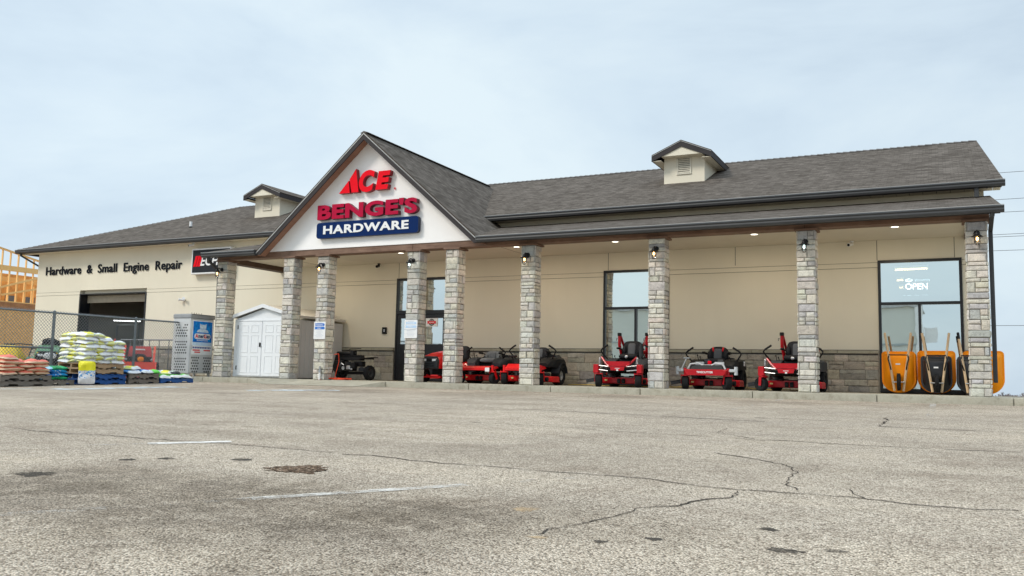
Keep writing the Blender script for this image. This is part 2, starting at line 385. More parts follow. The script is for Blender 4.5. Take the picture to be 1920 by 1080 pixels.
MOR = pm('orange_poly', (1.0, .30, .003), .5, var=.08, scale=3, spec=.2); MLW = m_wood('ash_handle', (.56, .38, .21), (.78, .60, .40), 2)
MGM = pm('galvanised', (.40, .41, .42), .42, .55, var=.12, scale=5); MCH = pm('fence_steel', (.16, .18, .19), .5, .4, var=.2)
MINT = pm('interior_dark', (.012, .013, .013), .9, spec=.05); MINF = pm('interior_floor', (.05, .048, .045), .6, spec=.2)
MPW = m_wood('pallet_wood', (.30, .19, .10), (.56, .41, .26), 1); MPD = m_wood('pallet_wood_weathered', (.11, .095, .08), (.28, .24, .20), 1)
MPB = m_wood('pallet_blue', (.006, .05, .20), (.02, .13, .42), 1)
MOS = pm('osb_sheet', (.74, .44, .17), .8, var=.16, scale=5, bump=.2, bscale=20); MLU = m_wood('lumber', (.78, .44, .14), (.95, .66, .32), 2)
MNA = pm('navy', (.003, .021, .10), .6, var=.05, spec=.08); MCR = pm('crimson', (.43, .008, .045), .6, var=.05, spec=.08); MAR = pm('sign_red', (.80, .006, .018), .6, var=.04, spec=.08)
MTX = pm('sign_black', (.010, .012, .018), .6, spec=.1)

# ================================================================== the setting
def lot_z(y): return -.15 + .02*(max(y, -44)+.8) if y < -.8 else (-.15 if y <= 3.2 else -.15-.016*(y-3.2))
def struct(o): o['kind'] = 'structure'; return o
mb = MB(); ys = [-70, -44, -30, -20, -12, -6, -2.5, -.8, 3.2, 40]; xs = [-75, 25]
for i in range(len(ys)-1):
    a, b_ = ys[i], ys[i+1]
    mb.raw([(xs[0], a, lot_z(a)), (xs[1], a, lot_z(a)), (xs[1], b_, lot_z(b_)), (xs[0], b_, lot_z(b_))], [(0, 1, 2, 3)])
lo = [(-75, -70), (25, -70), (25, 40), (-75, 40)]
for i in range(4):
    (xa, ya), (xb, yb) = lo[i], lo[(i+1) % 4]
    mb.raw([(xa, ya, lot_z(ya)), (xa, ya, -9), (xb, yb, -9), (xb, yb, lot_z(yb))], [(0, 1, 2, 3)])
struct(mb.build('parking_lot', MA, smooth=0))
# open land falling away all round, out to the horizon
b = NB('dry_grass'); v = b.coord('Object'); f = b.noise(v, .05, 5, .6); b.base(b.ramp(f, [(.3, (.20, .17, .10)), (.7, (.30, .26, .17))])); b.set(.95); MFI = b.mat
mb = MB(); rads = [10, 45, 90, 200, 500, 1200, 5000]; n = 48; vs = []; fs = []
for r_ in rads:
    for i in range(n):
        a = 2*math.pi*i/n; vs.append((r_*math.cos(a), r_*math.sin(a), -1.35-.0118*r_))
for k in range(len(rads)-1):
    for i in range(n): fs.append((k*n+i, (k+1)*n+i, (k+1)*n+(i+1) % n, k*n+(i+1) % n))
mb.raw(vs, fs); struct(mb.build('field', MFI))

# walkway, kerb and the ramp in front of the entrance
mb = MB(); RX0, RX1 = -18.75, -13.75
mb.box(-22.6, 12, .02, 2.6, -.4, 0)
mb.box(-22.6, RX0, -.64, .02, -.4, 0); mb.box(RX1, 12, -.64, .02, -.4, 0)
mb.raw([(RX0, .02, 0), (RX1, .02, 0), (RX1-.9, -1.15, -.15), (RX0+.9, -1.15, -.15)], [(3, 2, 1, 0)])
mb.raw([(RX0, .02, 0), (RX0+.9, -1.15, -.152), (RX0, -.8, -.0)], [(0, 2, 1)]); mb.raw([(RX1, .02, 0), (RX1, -.8, -.0), (RX1-.9, -1.15, -.152)], [(0, 2, 1)])
struct(mb.build('walkway', MC, smooth=0))
mb = MB(); random.seed(4)
def kerb_run(x0, x1, y0, y1, step):
    x = x0
    while x < x1-.2:
        e_ = min(x1, x+step*random.uniform(.92, 1.08)); d = random.uniform(-.006, .006)
        mb.box(x+.006, e_-.006, y0+d, y1, -.42, .002+random.uniform(-.004, .004), .022, seg=2); x = e_
kerb_run(-22.6, RX0, -.8, -.643, 2.1); kerb_run(RX1, 12, -.8, -.643, 2.45)
mb.raw([(RX0, -.8, 0), (RX0, -.8, -.3), (RX0+.9, -1.15, -.3), (RX0+.9, -1.15, -.152)], [(0, 1, 2, 3)])
mb.raw([(RX1, -.8, 0), (RX1, -.8, -.3), (RX1-.9, -1.15, -.3), (RX1-.9, -1.15, -.152)], [(0, 3, 2, 1)])
struct(mb.build('kerb', MC))

# paint on the lot
MPAINT = m_paint_worn('worn_white_paint', (.66, .63, .58), .41, .64, 5); MPAINT2 = m_paint_worn('faded_white_paint', (.62, .60, .56), .5, .74, 3); MPAINTB = m_paint_worn('faded_blue_white_paint', (.66, .74, .78), .44, .60, 3)
def stripe(p0, p1, wd, mat_, name='painted_line', wd1=None, dz=.004):
    p0 = Vector((*p0, 0)); p1 = Vector((*p1, 0)); d = (p1-p0); nrm = Vector((-d.y, d.x, 0)).normalized(); k = max(1, int(d.length/.3)); mb = MB()
    for i in range(k):
        q = [p0+d*(i/k), p0+d*((i+1)/k)]
        vs = [q[0]-nrm*wd/2, q[1]-nrm*wd/2, q[1]+nrm*wd/2, q[0]+nrm*wd/2]
        mb.raw([(p.x, p.y, lot_z(p.y)+dz) for p in vs], [(0, 1, 2, 3)])
    return struct(mb.build(name, mat_, smooth=0))
stripe((-3.4, -16.95), (-2.66, -15.88), .10, MPAINT); stripe((-4.3, -18.25), (-3.4, -16.95), .10, MPAINT2); stripe((-2.66, -15.88), (-2.2, -15.2), .10, MPAINT2)
stripe((-6.75, -15.7), (-6.25, -15.08), .10, MPAINT2); stripe((-6.3, -15.14), (-5.85, -14.6), .15, m_paint_worn('worn_line_paint', (.72, .69, .64), .33, .52, 5))
for x, a, b_ in ((-.22, -2.0, -1.0), (-3.18, -1.75, -1.0), (2.7, -3, -1.0)):
    stripe((x, b_), (x, a), .11, MPAINT); stripe((x, a), (x, -6.0), .11, MPAINT2)
stripe((-13.4, -.95), (-8.6, -.95), .07, MPAINT2); stripe((-5.4, -.95), (8, -.95), .05, MPAINT2)
for p, q, wd in (((-17.9, -7.7), (-17.4, -4.6), .9), ((-14.6, -5.2), (-13.2, -3.6), .8), ((-18.9, -8.3), (-18.7, -7.7), .3), ((-19.4, -5.9), (-19.35, -5.6), .3), ((-19.45, -3.5), (-19.4, -3.2), .25)):
    stripe(p, q, wd, MPAINTB, 'painted_bay_marking')

# cracks and seams in the asphalt, laid out on the lot in metres
MCK = pm('crack_dark', (.065, .055, .046), .95, var=.5, scale=3, spec=.05)
CAMP = Vector((0, -20.6175, .2231))
def lot_pt(x, y):
    d = fw + rr*((x-960)/1619.53) - uu*((y-540)/1619.53); t = (-.15+.02*(CAMP.y+.8)-CAMP.z)/(d.z-.02*d.y); return CAMP+d*t
z1 = lambda pts: [(x/3, 700+y/3) for x, y in pts]; z2 = lambda pts: [(640+x/3, 700+y/3) for x, y in pts]; z3 = lambda pts: [(1280+x/3, 700+y/3) for x, y in pts]
CRACKS = [(z2([(1110, 910), (1150, 890), (1190, 875), (1260, 868), (1340, 852), (1420, 830), (1510, 805), (1600, 788), (1690, 757), (1850, 755), (1920, 738)])+z3([(60, 718), (180, 708), (290, 700), (300, 672), (325, 655)]), .0145),
 (z2([(0, 455), (200, 465), (380, 490), (600, 510), (880, 528), (1100, 548), (1300, 562), (1560, 582), (1700, 590), (1780, 605), (1920, 625)])+z3([(120, 640), (280, 652), (500, 665), (640, 678), (760, 685), (980, 703), (1120, 718), (1240, 735), (1400, 748), (1560, 760), (1760, 770), (1960, 778)]), .013),
 (z3([(640, 660), (600, 635), (585, 610), (605, 585), (640, 560), (600, 530)]), .02), (z3([(1020, 708), (980, 690), (955, 665), (900, 645)]), .012),
 (z2([(730, 275), (1000, 290), (1200, 300), (1430, 318), (1700, 338), (1920, 348)])+z3([(200, 360), (400, 375), (560, 378), (800, 395), (1000, 405), (1250, 418), (1500, 430), (1950, 447)]), .016),
 (z2([(0, 162), (400, 178), (800, 190), (1220, 212)])+z3([(0, 248), (300, 265), (490, 272)]), .025), (z3([(400, 250), (700, 262), (900, 270)]), .025), (z3([(1100, 300), (1300, 308), (1500, 318), (1950, 336)]), .025),
 (z3([(0, 445), (130, 440), (260, 460), (420, 485), (560, 515), (640, 540)]), .014), (z1([(80, 310), (200, 325), (400, 342), (600, 350), (800, 367), (1000, 380), (1250, 395), (1500, 415), (1700, 433), (1900, 448)]), .012),
 (z3([(250, 310), (200, 335), (300, 352), (420, 372)]), .02), (z3([(1110, 295), (1150, 270), (1140, 250)]), .03), (z1([(1100, 288), (1300, 295), (1500, 305)]), .02), (z2([(20, 60), (300, 62), (640, 66)]) and z1([(1200, 118), (1500, 104), (1620, 100)]), .05)]
random.seed(9); mb = MB()
for pts, wd in CRACKS:
    P = [lot_pt(*p) for p in pts]; Q = []
    for a, b_ in zip(P, P[1:]):
        k = max(2, int((b_-a).length/.05))
        for i in range(k):
            p = a.lerp(b_, i/k); h_ = Vector((p.x*5, p.y*5, 0)); p.x += .03*mnoise.noise(h_); p.y += .035*mnoise.noise(h_+Vector((9, 3, 1)))+random.uniform(-.014, .014); p.x += random.uniform(-.014, .014); Q.append(p)
    pl = []; wk = .5; ph = random.uniform(0, 9)
    for i, q in enumerate(Q):
        k = wd*(2.0 if wd == .0145 else 1.0 if wd == .02 else 2.0)*(1 if q.y < -15 else 1.15); wk = .45*wk+.55*(.5+.55*mnoise.noise(Vector((i*.23, ph, 0)))); a_ = k*max(.2, wk)*.55; dv = (Q[min(i+2, len(Q)-1)]-Q[max(0, i-2)]); dv.z = 0; dv.normalize(); sv = Vector((-dv.y*.55, dv.x, 0)); pl.append((q+sv*a_, q-sv*a_))
    for i in range(len(pl)-1):
        if mnoise.noise(Vector((i*.16, ph, 7))) > (.9 if wd in (.0145, .013, .02, .012) else .30): continue
        vs = [pl[i][1], pl[i+1][1], pl[i+1][0], pl[i][0]]; mb.raw([(p.x, p.y, lot_z(p.y)+.004) for p in vs], [(0, 1, 2, 3)])
struct(mb.build('asphalt_cracks', MCK, smooth=0))
b = NB('pothole_gravel'); v = b.coord('Object'); vo = b.n('ShaderNodeTexVoronoi', Scale=60.0); b.l(v, vo.inputs['Vector']); sp = b.t.nodes.new('ShaderNodeSeparateColor'); b.l(vo.outputs['Color'], sp.inputs[0])
b.base(b.ramp(sp.outputs[0], [(0, (.035, .026, .02)), (.4, (.13, .085, .055)), (.75, (.27, .18, .12)), (1, (.50, .38, .28))])); b.set(.95, spec=.1); b.bump(vo.outputs['Distance'], 1, .03); MGV = b.mat; MDK = m_paint_worn('dark_dent', (.075, .066, .056), .36, .56, 9)
def patch(c, rx, ry, mat_, name, dz, seed):
    random.seed(seed); c = lot_pt(*c); mb = MB(); n = 40; ring = []
    for i in range(n):
        a = 2*math.pi*i/n; k = random.uniform(.68, 1.2)*(1+.15*math.sin(3*a+seed)); ring.append((c.x+rx*k*math.cos(a), c.y+ry*k*math.sin(a)))
    vs = [(x, y, lot_z(y)+dz*.3) for x, y in ring]+[(c.x, c.y, lot_z(c.y)+dz)]
    mb.raw(vs, [(i, (i+1) % n, n) for i in range(n)]); return struct(mb.build(name, mat_))
patch((562, 880), .24, .19, MGV, 'gravel_patch', .012, 3)
for i, (c, a, b_) in enumerate((((1468, 1033), .075, .05), ((1568, 1034), .05, .035), ((1440, 993), .05, .04), ((68, 889), .13, .12), ((1226, 1011), .04, .03), ((1125, 1016), .03, .03), ((312, 860), .07, .06), ((240, 862), .06, .06), ((455, 862), .09, .08))):
    patch(c, a, b_, MDK, 'surface_dent', .006, 20+i)

for c_, a_, b_, sd_ in (((1010, 1008), .05, .03, 61), ((985, 955), .07, .07, 62)):
    patch(c_, a_, b_, m_paint_worn('rust_stain', (.55, .40, .24), .40, .66, 9), 'rust_stain', .004, sd_)

# ================================================================== the store
YW = 3.0
store = thing('hardware_store', 'long cream store with shingle roof, stone pillars and a white front gable', 'building', (-15.1, YW, 0))
SO = Matrix.Translation(store.location).inverted()
def part(mb, name, mats, smooth=35, parent=None, label=None):
    """mesh given in world coordinates, stored under the store (or under one of its parts)"""
    for i, p in enumerate(mb.v): mb.v[i] = SO @ p
    o = mb.build(name, mats, parent or store, smooth)
    if label: o['label'] = label
    return o
# ---- walls with two reveal joints
XL, XR = -34.38, .97
OPEN = [(-31.62, -27.74), (-16.06, -14.08), (-8.837, -6.875), (-1.451, .45)]
spans = []; x = XL
for a, b_ in OPEN: spans.append((x, a)); x = b_
spans.append((x, XR))
mb = MB()
for i, (a, b_) in enumerate(spans):
    mb.box(a, b_, YW, YW+.2, -.3, 3.162); mb.box(a, b_, YW-.008, YW+.2, 3.174, 3.29); mb.box(a, b_, YW, YW+.2, 3.302, 3.346)
mb.box(XL, XR, YW, YW+.2, 3.346, 4.97)
bk = MB()
for a, b_ in spans: bk.box(a+.002, b_-.002, YW+.016, YW+.19, 3.05, 3.36)
# side and back walls, right gable
mb.box(XL, XL+.2, YW+.2, 14.4, -.6, 4.97); mb.box(XR-.2, XR, YW+.2, 14.4, -.6, 4.97); mb.box(XL+.2, XR-.2, 14.2, 14.4, -.6, 4.97)
mb.prism([(YW, 4.97), (14.4, 4.97), (8.72, 7.45)], XR-.2, XR, SIDE)
wall = part(mb, 'wall', MW, 0); part(bk, 'reveal_joint', pm('joint_shadow_gap', (.20, .185, .15), .9), 0, wall)
for x in (-16.0, -8.70, -1.46, .296, -5.03):
    mb = MB(); mb.box(x-.008, x+.008, YW-.003, YW+.01, 3.357, 3.87); part(mb, 'control_joint', MATS['joint_shadow_gap'], 0, wall)
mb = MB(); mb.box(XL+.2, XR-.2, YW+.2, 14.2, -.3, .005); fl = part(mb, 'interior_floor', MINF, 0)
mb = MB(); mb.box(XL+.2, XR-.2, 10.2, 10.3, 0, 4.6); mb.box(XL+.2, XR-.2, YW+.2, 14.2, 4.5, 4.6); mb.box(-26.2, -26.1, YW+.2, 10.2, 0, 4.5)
part(mb, 'interior_dark_liner', MINT, 0)  # black walls and ceiling slab added to keep the interior dark

# ---- ashlar stone generator
TINTS = [(.62, .585, .505), (.65, .605, .53), (.55, .525, .475), (.69, .645, .56), (.46, .45, .43), (.63, .57, .485), (.58, .555, .505), (.65, .615, .54), (.50, .49, .47), (.61, .58, .515), (.59, .56, .49)]
def stone_block(mb, o, u, v, n, x0, x1, y0, y1, th, rng, gap=.007, k=1.0):
    """one pitched-face stone on a face given by origin o and axes u, v, n"""
    c = TINTS[rng.randrange(len(TINTS))]; j = rng.uniform(.86, 1.14)*k; mb.col = tuple(min(1, q*j*rng.uniform(.97, 1.03)) for q in c)
    x0 += gap; x1 -= gap; y0 += gap; y1 -= gap; b_ = min(.018, (x1-x0)*.2, (y1-y0)*.2); t = th*rng.uniform(.65, 1.4)
    P = lambda a, b, d: o+u*a+v*b+n*d
    q = lambda: rng.uniform(-.005, .005)
    A = [P(x0, y0, 0), P(x1, y0, 0), P(x1, y1, 0), P(x0, y1, 0)]
    B = [P(x0+q(), y0+q(), t*.6), P(x1+q(), y0+q(), t*.6), P(x1+q(), y1+q(), t*.6), P(x0+q(), y1+q(), t*.6)]
    nx = max(2, int((x1-x0)/.09)); ny = max(2, int((y1-y0)/.08))
    G = [[P(x0+b_+(x1-x0-2*b_)*i/nx+q(), y0+b_+(y1-y0-2*b_)*jj/ny+q(), t+rng.uniform(-.006, .007)) for i in range(nx+1)] for jj in range(ny+1)]
    vs = A+B+[p for row in G for p in row]; g = lambda i, jj: 8+jj*(nx+1)+i
    fs = [(0, 1, 5, 4), (1, 2, 6, 5), (2, 3, 7, 6), (3, 0, 4, 7)]
    for jj in range(ny):
        for i in range(nx): fs.append((g(i, jj), g(i+1, jj), g(i+1, jj+1), g(i, jj+1)))
    fs.append((4, 5)+tuple(g(i, 0) for i in range(nx, -1, -1))); fs.append((5, 6)+tuple(g(nx, jj) for jj in range(ny, -1, -1)))
    fs.append((6, 7)+tuple(g(i, ny) for i in range(nx+1))); fs.append((7, 4)+tuple(g(0, jj) for jj in range(ny+1)))
    mb.raw(vs, fs)
def split(a, b_, rng, lo, hi):
    out = []; x = a
    while b_-x > hi*1.15:
        d = rng.uniform(lo, hi); out.append((x, x+d)); x += d
    if b_-x < lo*.6 and out: out[-1] = (out[-1][0], b_)
    else: out.append((x, b_))
    return out
Z3 = Vector((0, 0, 1))
W = .42; ZC = 3.712
CX = [-21.017, -18.272, -16.945, -13.70, -12.432, -10.075, -6.542, -2.992, .47]
def column(cx, seed):
    rng = random.Random(seed); mb = MB(); mb.col = (.30, .285, .25); t = .03
    mb.box(cx+t, cx+W-t, t, W-t, 0, ZC)
    faces = [(Vector((cx, t, 0)), Vector((1, 0, 0)), Vector((0, -1, 0))), (Vector((cx+W-t, 0, 0)), Vector((0, 1, 0)), Vector((1, 0, 0))),
             (Vector((cx+W, W-t, 0)), Vector((-1, 0, 0)), Vector((0, 1, 0))), (Vector((cx+t, W, 0)), Vector((0, -1, 0)), Vector((-1, 0, 0)))]
    z = 0; i = 0
    while z < ZC-.01:
        h = rng.choice((.085, .10, .12, .14, .16, .18, .22)) if i else .18
        if ZC-z-h < .09: h = ZC-z
        wrap = rng.random() < .5
        for k, (o, u, nn) in enumerate(faces):
            full = (k % 2 == 0) == wrap
            a, b_ = (0, W) if full else (t, W-t)
            if h > .18 and rng.random() < .45:      # a tall stone beside two stacked ones
                s_ = rng.uniform(.3, .62)*(b_-a)+a; hs = h*rng.uniform(.4, .6)
                L_, S_ = ((a, s_), (s_, b_)) if rng.random() < .5 else ((s_, b_), (a, s_))
                stone_block(mb, o, u, Z3, nn, L_[0], L_[1], z, z+h, t, rng)
                stone_block(mb, o, u, Z3, nn, S_[0], S_[1], z, z+hs, t, rng); stone_block(mb, o, u, Z3, nn, S_[0], S_[1], z+hs, z+h, t, rng)
            else:
                for c0, c1 in split(a, b_, rng, .13, .42 if rng.random() < .5 else .28): stone_block(mb, o, u, Z3, nn, c0, c1, z, z+h, t, rng)
        z += h; i += 1
    mb.col = None
    return part(mb, 'stone_column', MST, 25)
COLS = [column(cx, 100+i) for i, cx in enumerate(CX)]
for cx, c_ in zip(CX, COLS):
    mb = MB(); mb.box(cx-.05, cx+W+.05, -.045, W+.05, ZC+.002, 3.763, .006); part(mb, 'column_cap', MBE, 35, c_)
# ---- stone base under a projecting ledge
def base_run(x0, x1, seed):
    rng = random.Random(seed); mb = MB(); mb.col = (.34, .32, .28)
    mb.box(x0, x1, YW-.05, YW-.002, 0, .955); z = 0
    o = Vector((x0, YW-.05, 0))
    while z < .945:
        h = rng.choice((.16, .18, .21, .25))
        if .955-z-h < .1: h = .955-z
        for a, b_ in split(0, x1-x0, rng, .28, .62):
            if h > .18 and rng.random() < .35:
                hs = h*rng.uniform(.4, .6); stone_block(mb, o, Vector((1, 0, 0)), Z3, Vector((0, -1, 0)), a, b_, z, z+hs, .016, rng, .005, .9); stone_block(mb, o, Vector((1, 0, 0)), Z3, Vector((0, -1, 0)), a, b_, z+hs, z+h, .016, rng, .005, .9)
            else: stone_block(mb, o, Vector((1, 0, 0)), Z3, Vector((0, -1, 0)), a, b_, z, z+h, .016, rng, .005, .9)
        z += h
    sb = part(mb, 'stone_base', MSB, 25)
    mb = MB(); x = x0
    while x < x1-.01:
        e_ = min(x1, x+rng.uniform(.9, 1.3)); 
        if x1-e_ < .3: e_ = x1
        mb.box(x+.003, e_-.003, YW-.105, YW-.003, .978, 1.058, .008); x = e_
    lg = part(mb, 'ledge', MLE, 35, sb)
    mb = MB(); mb.box(x0+.002, x1-.002, YW-.085, YW-.004, .957, .977); part(mb, 'ledge_under_strip', MFA, 0, lg)  # thin dark strip drawing the line under the ledge
    mb = MB(); mb.box(x0+.002, x1-.002, YW-.055, YW-.002, 1.0585, 1.074); part(mb, 'ledge_top_strip', MFA, 0, lg)  # thin dark strip drawing the line along the ledge top
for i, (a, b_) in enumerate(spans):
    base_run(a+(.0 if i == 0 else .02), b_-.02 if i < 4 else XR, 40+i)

# ---- roofs
TR = .05; ZE = 5.103; YE = 2.447; YR = 8.72; ZR = 7.678
mb = MB()
mb.poly([(-35.04, YE, ZE), (1.37, YE, ZE), (1.062, YR, ZR), (-28.76, YR, ZR)], TR)
mb.poly([(-35.04, 15.0, ZE), (-35.04, YE, ZE), (-28.76, YR, ZR)], TR, (0, -1, 0))
mb.poly([(1.37, 15.0, ZE), (-35.04, 15.0, ZE), (-28.76, YR, ZR), (1.062, YR, ZR)], TR, (-1, 0, 0))
main_roof = part(mb, 'main_roof', MR, 0)
mb = MB()       # hip and ridge caps
def capline(p, q, wd=.13, lap=.2):
    p = Vector(p); q = Vector(q); d = (q-p); L_ = d.length; d.normalize(); sd_ = d.cross(Z3).normalized(); k = int(L_/lap)
    for i in range(k):
        a = p+d*(i*lap); b2 = p+d*((i+1.12)*lap); l0 = .035; l1 = .012
        mb.raw([a+sd_*wd+Vector((0, 0, -.03)), a+Vector((0, 0, l0)), a-sd_*wd+Vector((0, 0, -.03)), b2+sd_*wd+Vector((0, 0, -.045)), b2+Vector((0, 0, l1)), b2-sd_*wd+Vector((0, 0, -.045))], [(0, 3, 4, 1), (1, 4, 5, 2), (0, 1, 2), (3, 5, 4)])
capline((-35.02, YE, ZE), (-28.76, YR, ZR)); capline((-28.76, YR, ZR), (1.062, YR, ZR))
part(mb, 'ridge_cap', pm('cap_shingle', (.125, .112, .104), .95, var=.3, scale=3), 0, main_roof)
mb = MB(); mb.cyl((-27.25, 4.53, 5.9), (-27.25, 4.53, 6.2), .055); part(mb, 'vent_pipe', MWH, 35, main_roof)
mb = MB(); mb.cyl((-27.25, 4.53, 5.86), (-27.25, 4.53, 6.0), .10, .062); part(mb, 'pipe_boot', MBK, 35, main_roof)
# low roof over the walkway, in two runs either side of the gable
mb = MB()
mb.poly([(-11.28, -.43, 3.965), (1.14, -.43, 3.965), (1.10, YW, 4.835), (-12.2, YW, 4.835)], TR)
mb.poly([(-21.24, -.43, 3.965), (-18.92, -.43, 3.965), (-18.0, YW, 4.835), (-21.24, YW, 4.835)], TR)
low_roof = part(mb, 'canopy_roof', MR, 0)
# front gable
XG = -15.1; SL = .86; ZG = 7.30; GH = 3.96; YF = -.42
mb = MB(); sz = ZG-SL*GH
mb.poly([(XG+GH, YF, sz), (XG+GH, 7.45, sz), (XG, 7.45, ZG), (XG, YF, ZG)], TR, (0, 1, 0))
mb.poly([(XG-GH, 7.45, sz), (XG-GH, YF, sz), (XG, YF, ZG), (XG, 7.45, ZG)], TR, (0, -1, 0))
gable_roof = part(mb, 'gable_roof', MR, 0)
mb = MB(); capline((XG, 7.4, ZG), (XG, YF, ZG)); part(mb, 'ridge_cap', MATS['cap_shingle'], 0, gable_roof)
def rake(off, hgt, y0, y1, clip=3.80):
    mb = MB()
    for s_ in (1, -1):
        t0 = ZG-off; t1 = t0-hgt; xe = GH-.012
        pts = [(0, t0), (0, t1), ((t1-clip)/SL, clip), (xe, clip), (xe, t0-SL*xe)]
        pts = [(XG+s_*x, z) for x, z in pts]
        if s_ > 0: pts = pts[::-1]
        mb.prism(pts, -y1, -y0, FRONT)
    return mb
# prism along FRONT: local z -> -Y
part(rake(.080, .165, YF+.005, YF+.045), 'rake_fascia', MFA, 0, gable_roof)
part(rake(.048, .034, YF-.008, YF+.03), 'drip_edge', MGL, 0, gable_roof)
part(rake(.10, .02, YF+.047, .0), 'rake_soffit', MSO, 0, gable_roof)
mb = MB(); tz = 3.945; tw = (ZG-.075-tz)/SL
mb.prism([(XG-tw, tz), (XG+tw, tz), (XG, ZG-.075)], -.09, -.002, FRONT); part(mb, 'gable_panel', MWT, 0)
# ---- beams, ceiling
mb = MB()
for a, b_ in ((-21.1, -18.1), (-18.1, -13.55), (-13.55, -9.9), (-9.9, -6.3), (-6.3, -2.8), (-2.8, .94)):
    mb.box(a+.003, b_-.003, .025, .39, 3.765, 3.942, .008)
part(mb, 'front_beam', MBE)
for x0 in (-21.05, .52): mb = MB(); mb.box(x0, x0+.36, .392, YW-.003, 3.70 if x0 < -5 else 3.765, 3.94, .008); part(mb, 'end_beam', MBEY)
mb = MB(); mb.box(-20.7, .515, .392, YW-.004, 3.862, 3.89); ceil = part(mb, 'canopy_ceiling', MCE, 0)
for x in (.9, -21.2):
    mb = MB(); mb.prism([(-.36, 3.943), (YW-.004, 3.943), (YW-.004, 4.76), (-.3, 3.95)], x, x+.03, SIDE); part(mb, 'canopy_end_panel', MWU, 0)
# ---- eaves: gutters, fascia, soffits
GP = [(0, 0), (.10, 0), (.10, .145), (-.005, .145), (-.03, .13), (-.03, .11), (-.012, .085), (-.02, .05)]
def gutter(x0, x1, y, z, name='gutter'):
    mb = MB(); mb.prism([(y+a, z+b_) for a, b_ in GP][::-1], x0, x1, SIDE)
    g_ = part(mb, name, MGU, 0); mb = MB(); mb.box(x0+.002, x1-.002, y-.033, y-.02, z+.1465, z+.156); part(mb, 'gutter_lip', MGL, 0, g_); return g_
gutter(-11.2, 1.19, -.5, 3.80); gutter(-21.26, -19.03, -.5, 3.80); gutter(-35.1, 1.40, 2.40, 4.945)
mb = MB(); mb.box(-11.3, 1.12, -.398, -.37, 3.79, 3.925); mb.box(-21.22, -18.99, -.398, -.37, 3.79, 3.925); mb.box(-35.02, 1.33, 2.502, 2.53, 4.93, 5.085)
part(mb, 'fascia', MFA, 0)
for a, b_ in ((-11.3, 1.1), (-21.2, -18.99)): mb = MB(); mb.box(a, b_, -.369, .024, 3.905, 3.92); part(mb, 'canopy_soffit', MBE, 0)
mb = MB()
x = -35.02
while x < 1.31:
    mb.box(x+.004, min(1.32, x+.3), 2.531, YW-.003, 4.955, 4.968); x += .304
part(mb, 'eave_soffit', MCE, 0)
mb = MB()       # left hip eave and right gable rake
mb.box(-35.15, -35.03, 2.44, 15.05, 4.945, 5.09); part(mb, 'side_gutter', MGU, 0)
mb = MB(); mb.prism([(YE, ZE-.2), (YR, ZR-.2), (YR, ZR-.055), (YE, ZE-.055)], 1.0, 1.03, SIDE); mb.prism([(15.0, ZE-.2), (15.0, ZE-.055), (YR, ZR-.055), (YR, ZR-.2)], 1.0, 1.03, SIDE); part(mb, 'gable_rake_board', MFA, 0)
# ---- downspouts
def downspout(path, r=.042):
    mb = MB(); P = [Vector(p) for p in path]
    for a, b_ in zip(P, P[1:]):
        d = (b_-a); Lq = d.length; q = d.to_track_quat('Z', 'Y').to_matrix().to_4x4()
        mb.box(-r, r, -r*.8, r*.8, -.02, Lq+.02, .008, Matrix.Translation(a) @ q)
    part(mb, 'downspout', MGU)
downspout([(.975, -.45, 3.82), (.965, -.43, 3.74), (.955, .17, 3.52), (.955, .18, .32)])
downspout([(-21.0, -.45, 3.82), (-21.02, -.42, 3.72), (-21.09, .12, 3.42), (-21.10, .2, .12)])
downspout([(-34.84, 2.47, 4.96), (-34.84, 2.51, 4.85), (-34.45, 3.12, 4.44), (-34.45, 3.12, .2)])
downspout([(.80, 2.49, 4.96), (.80, 2.49, 4.73)], .05)
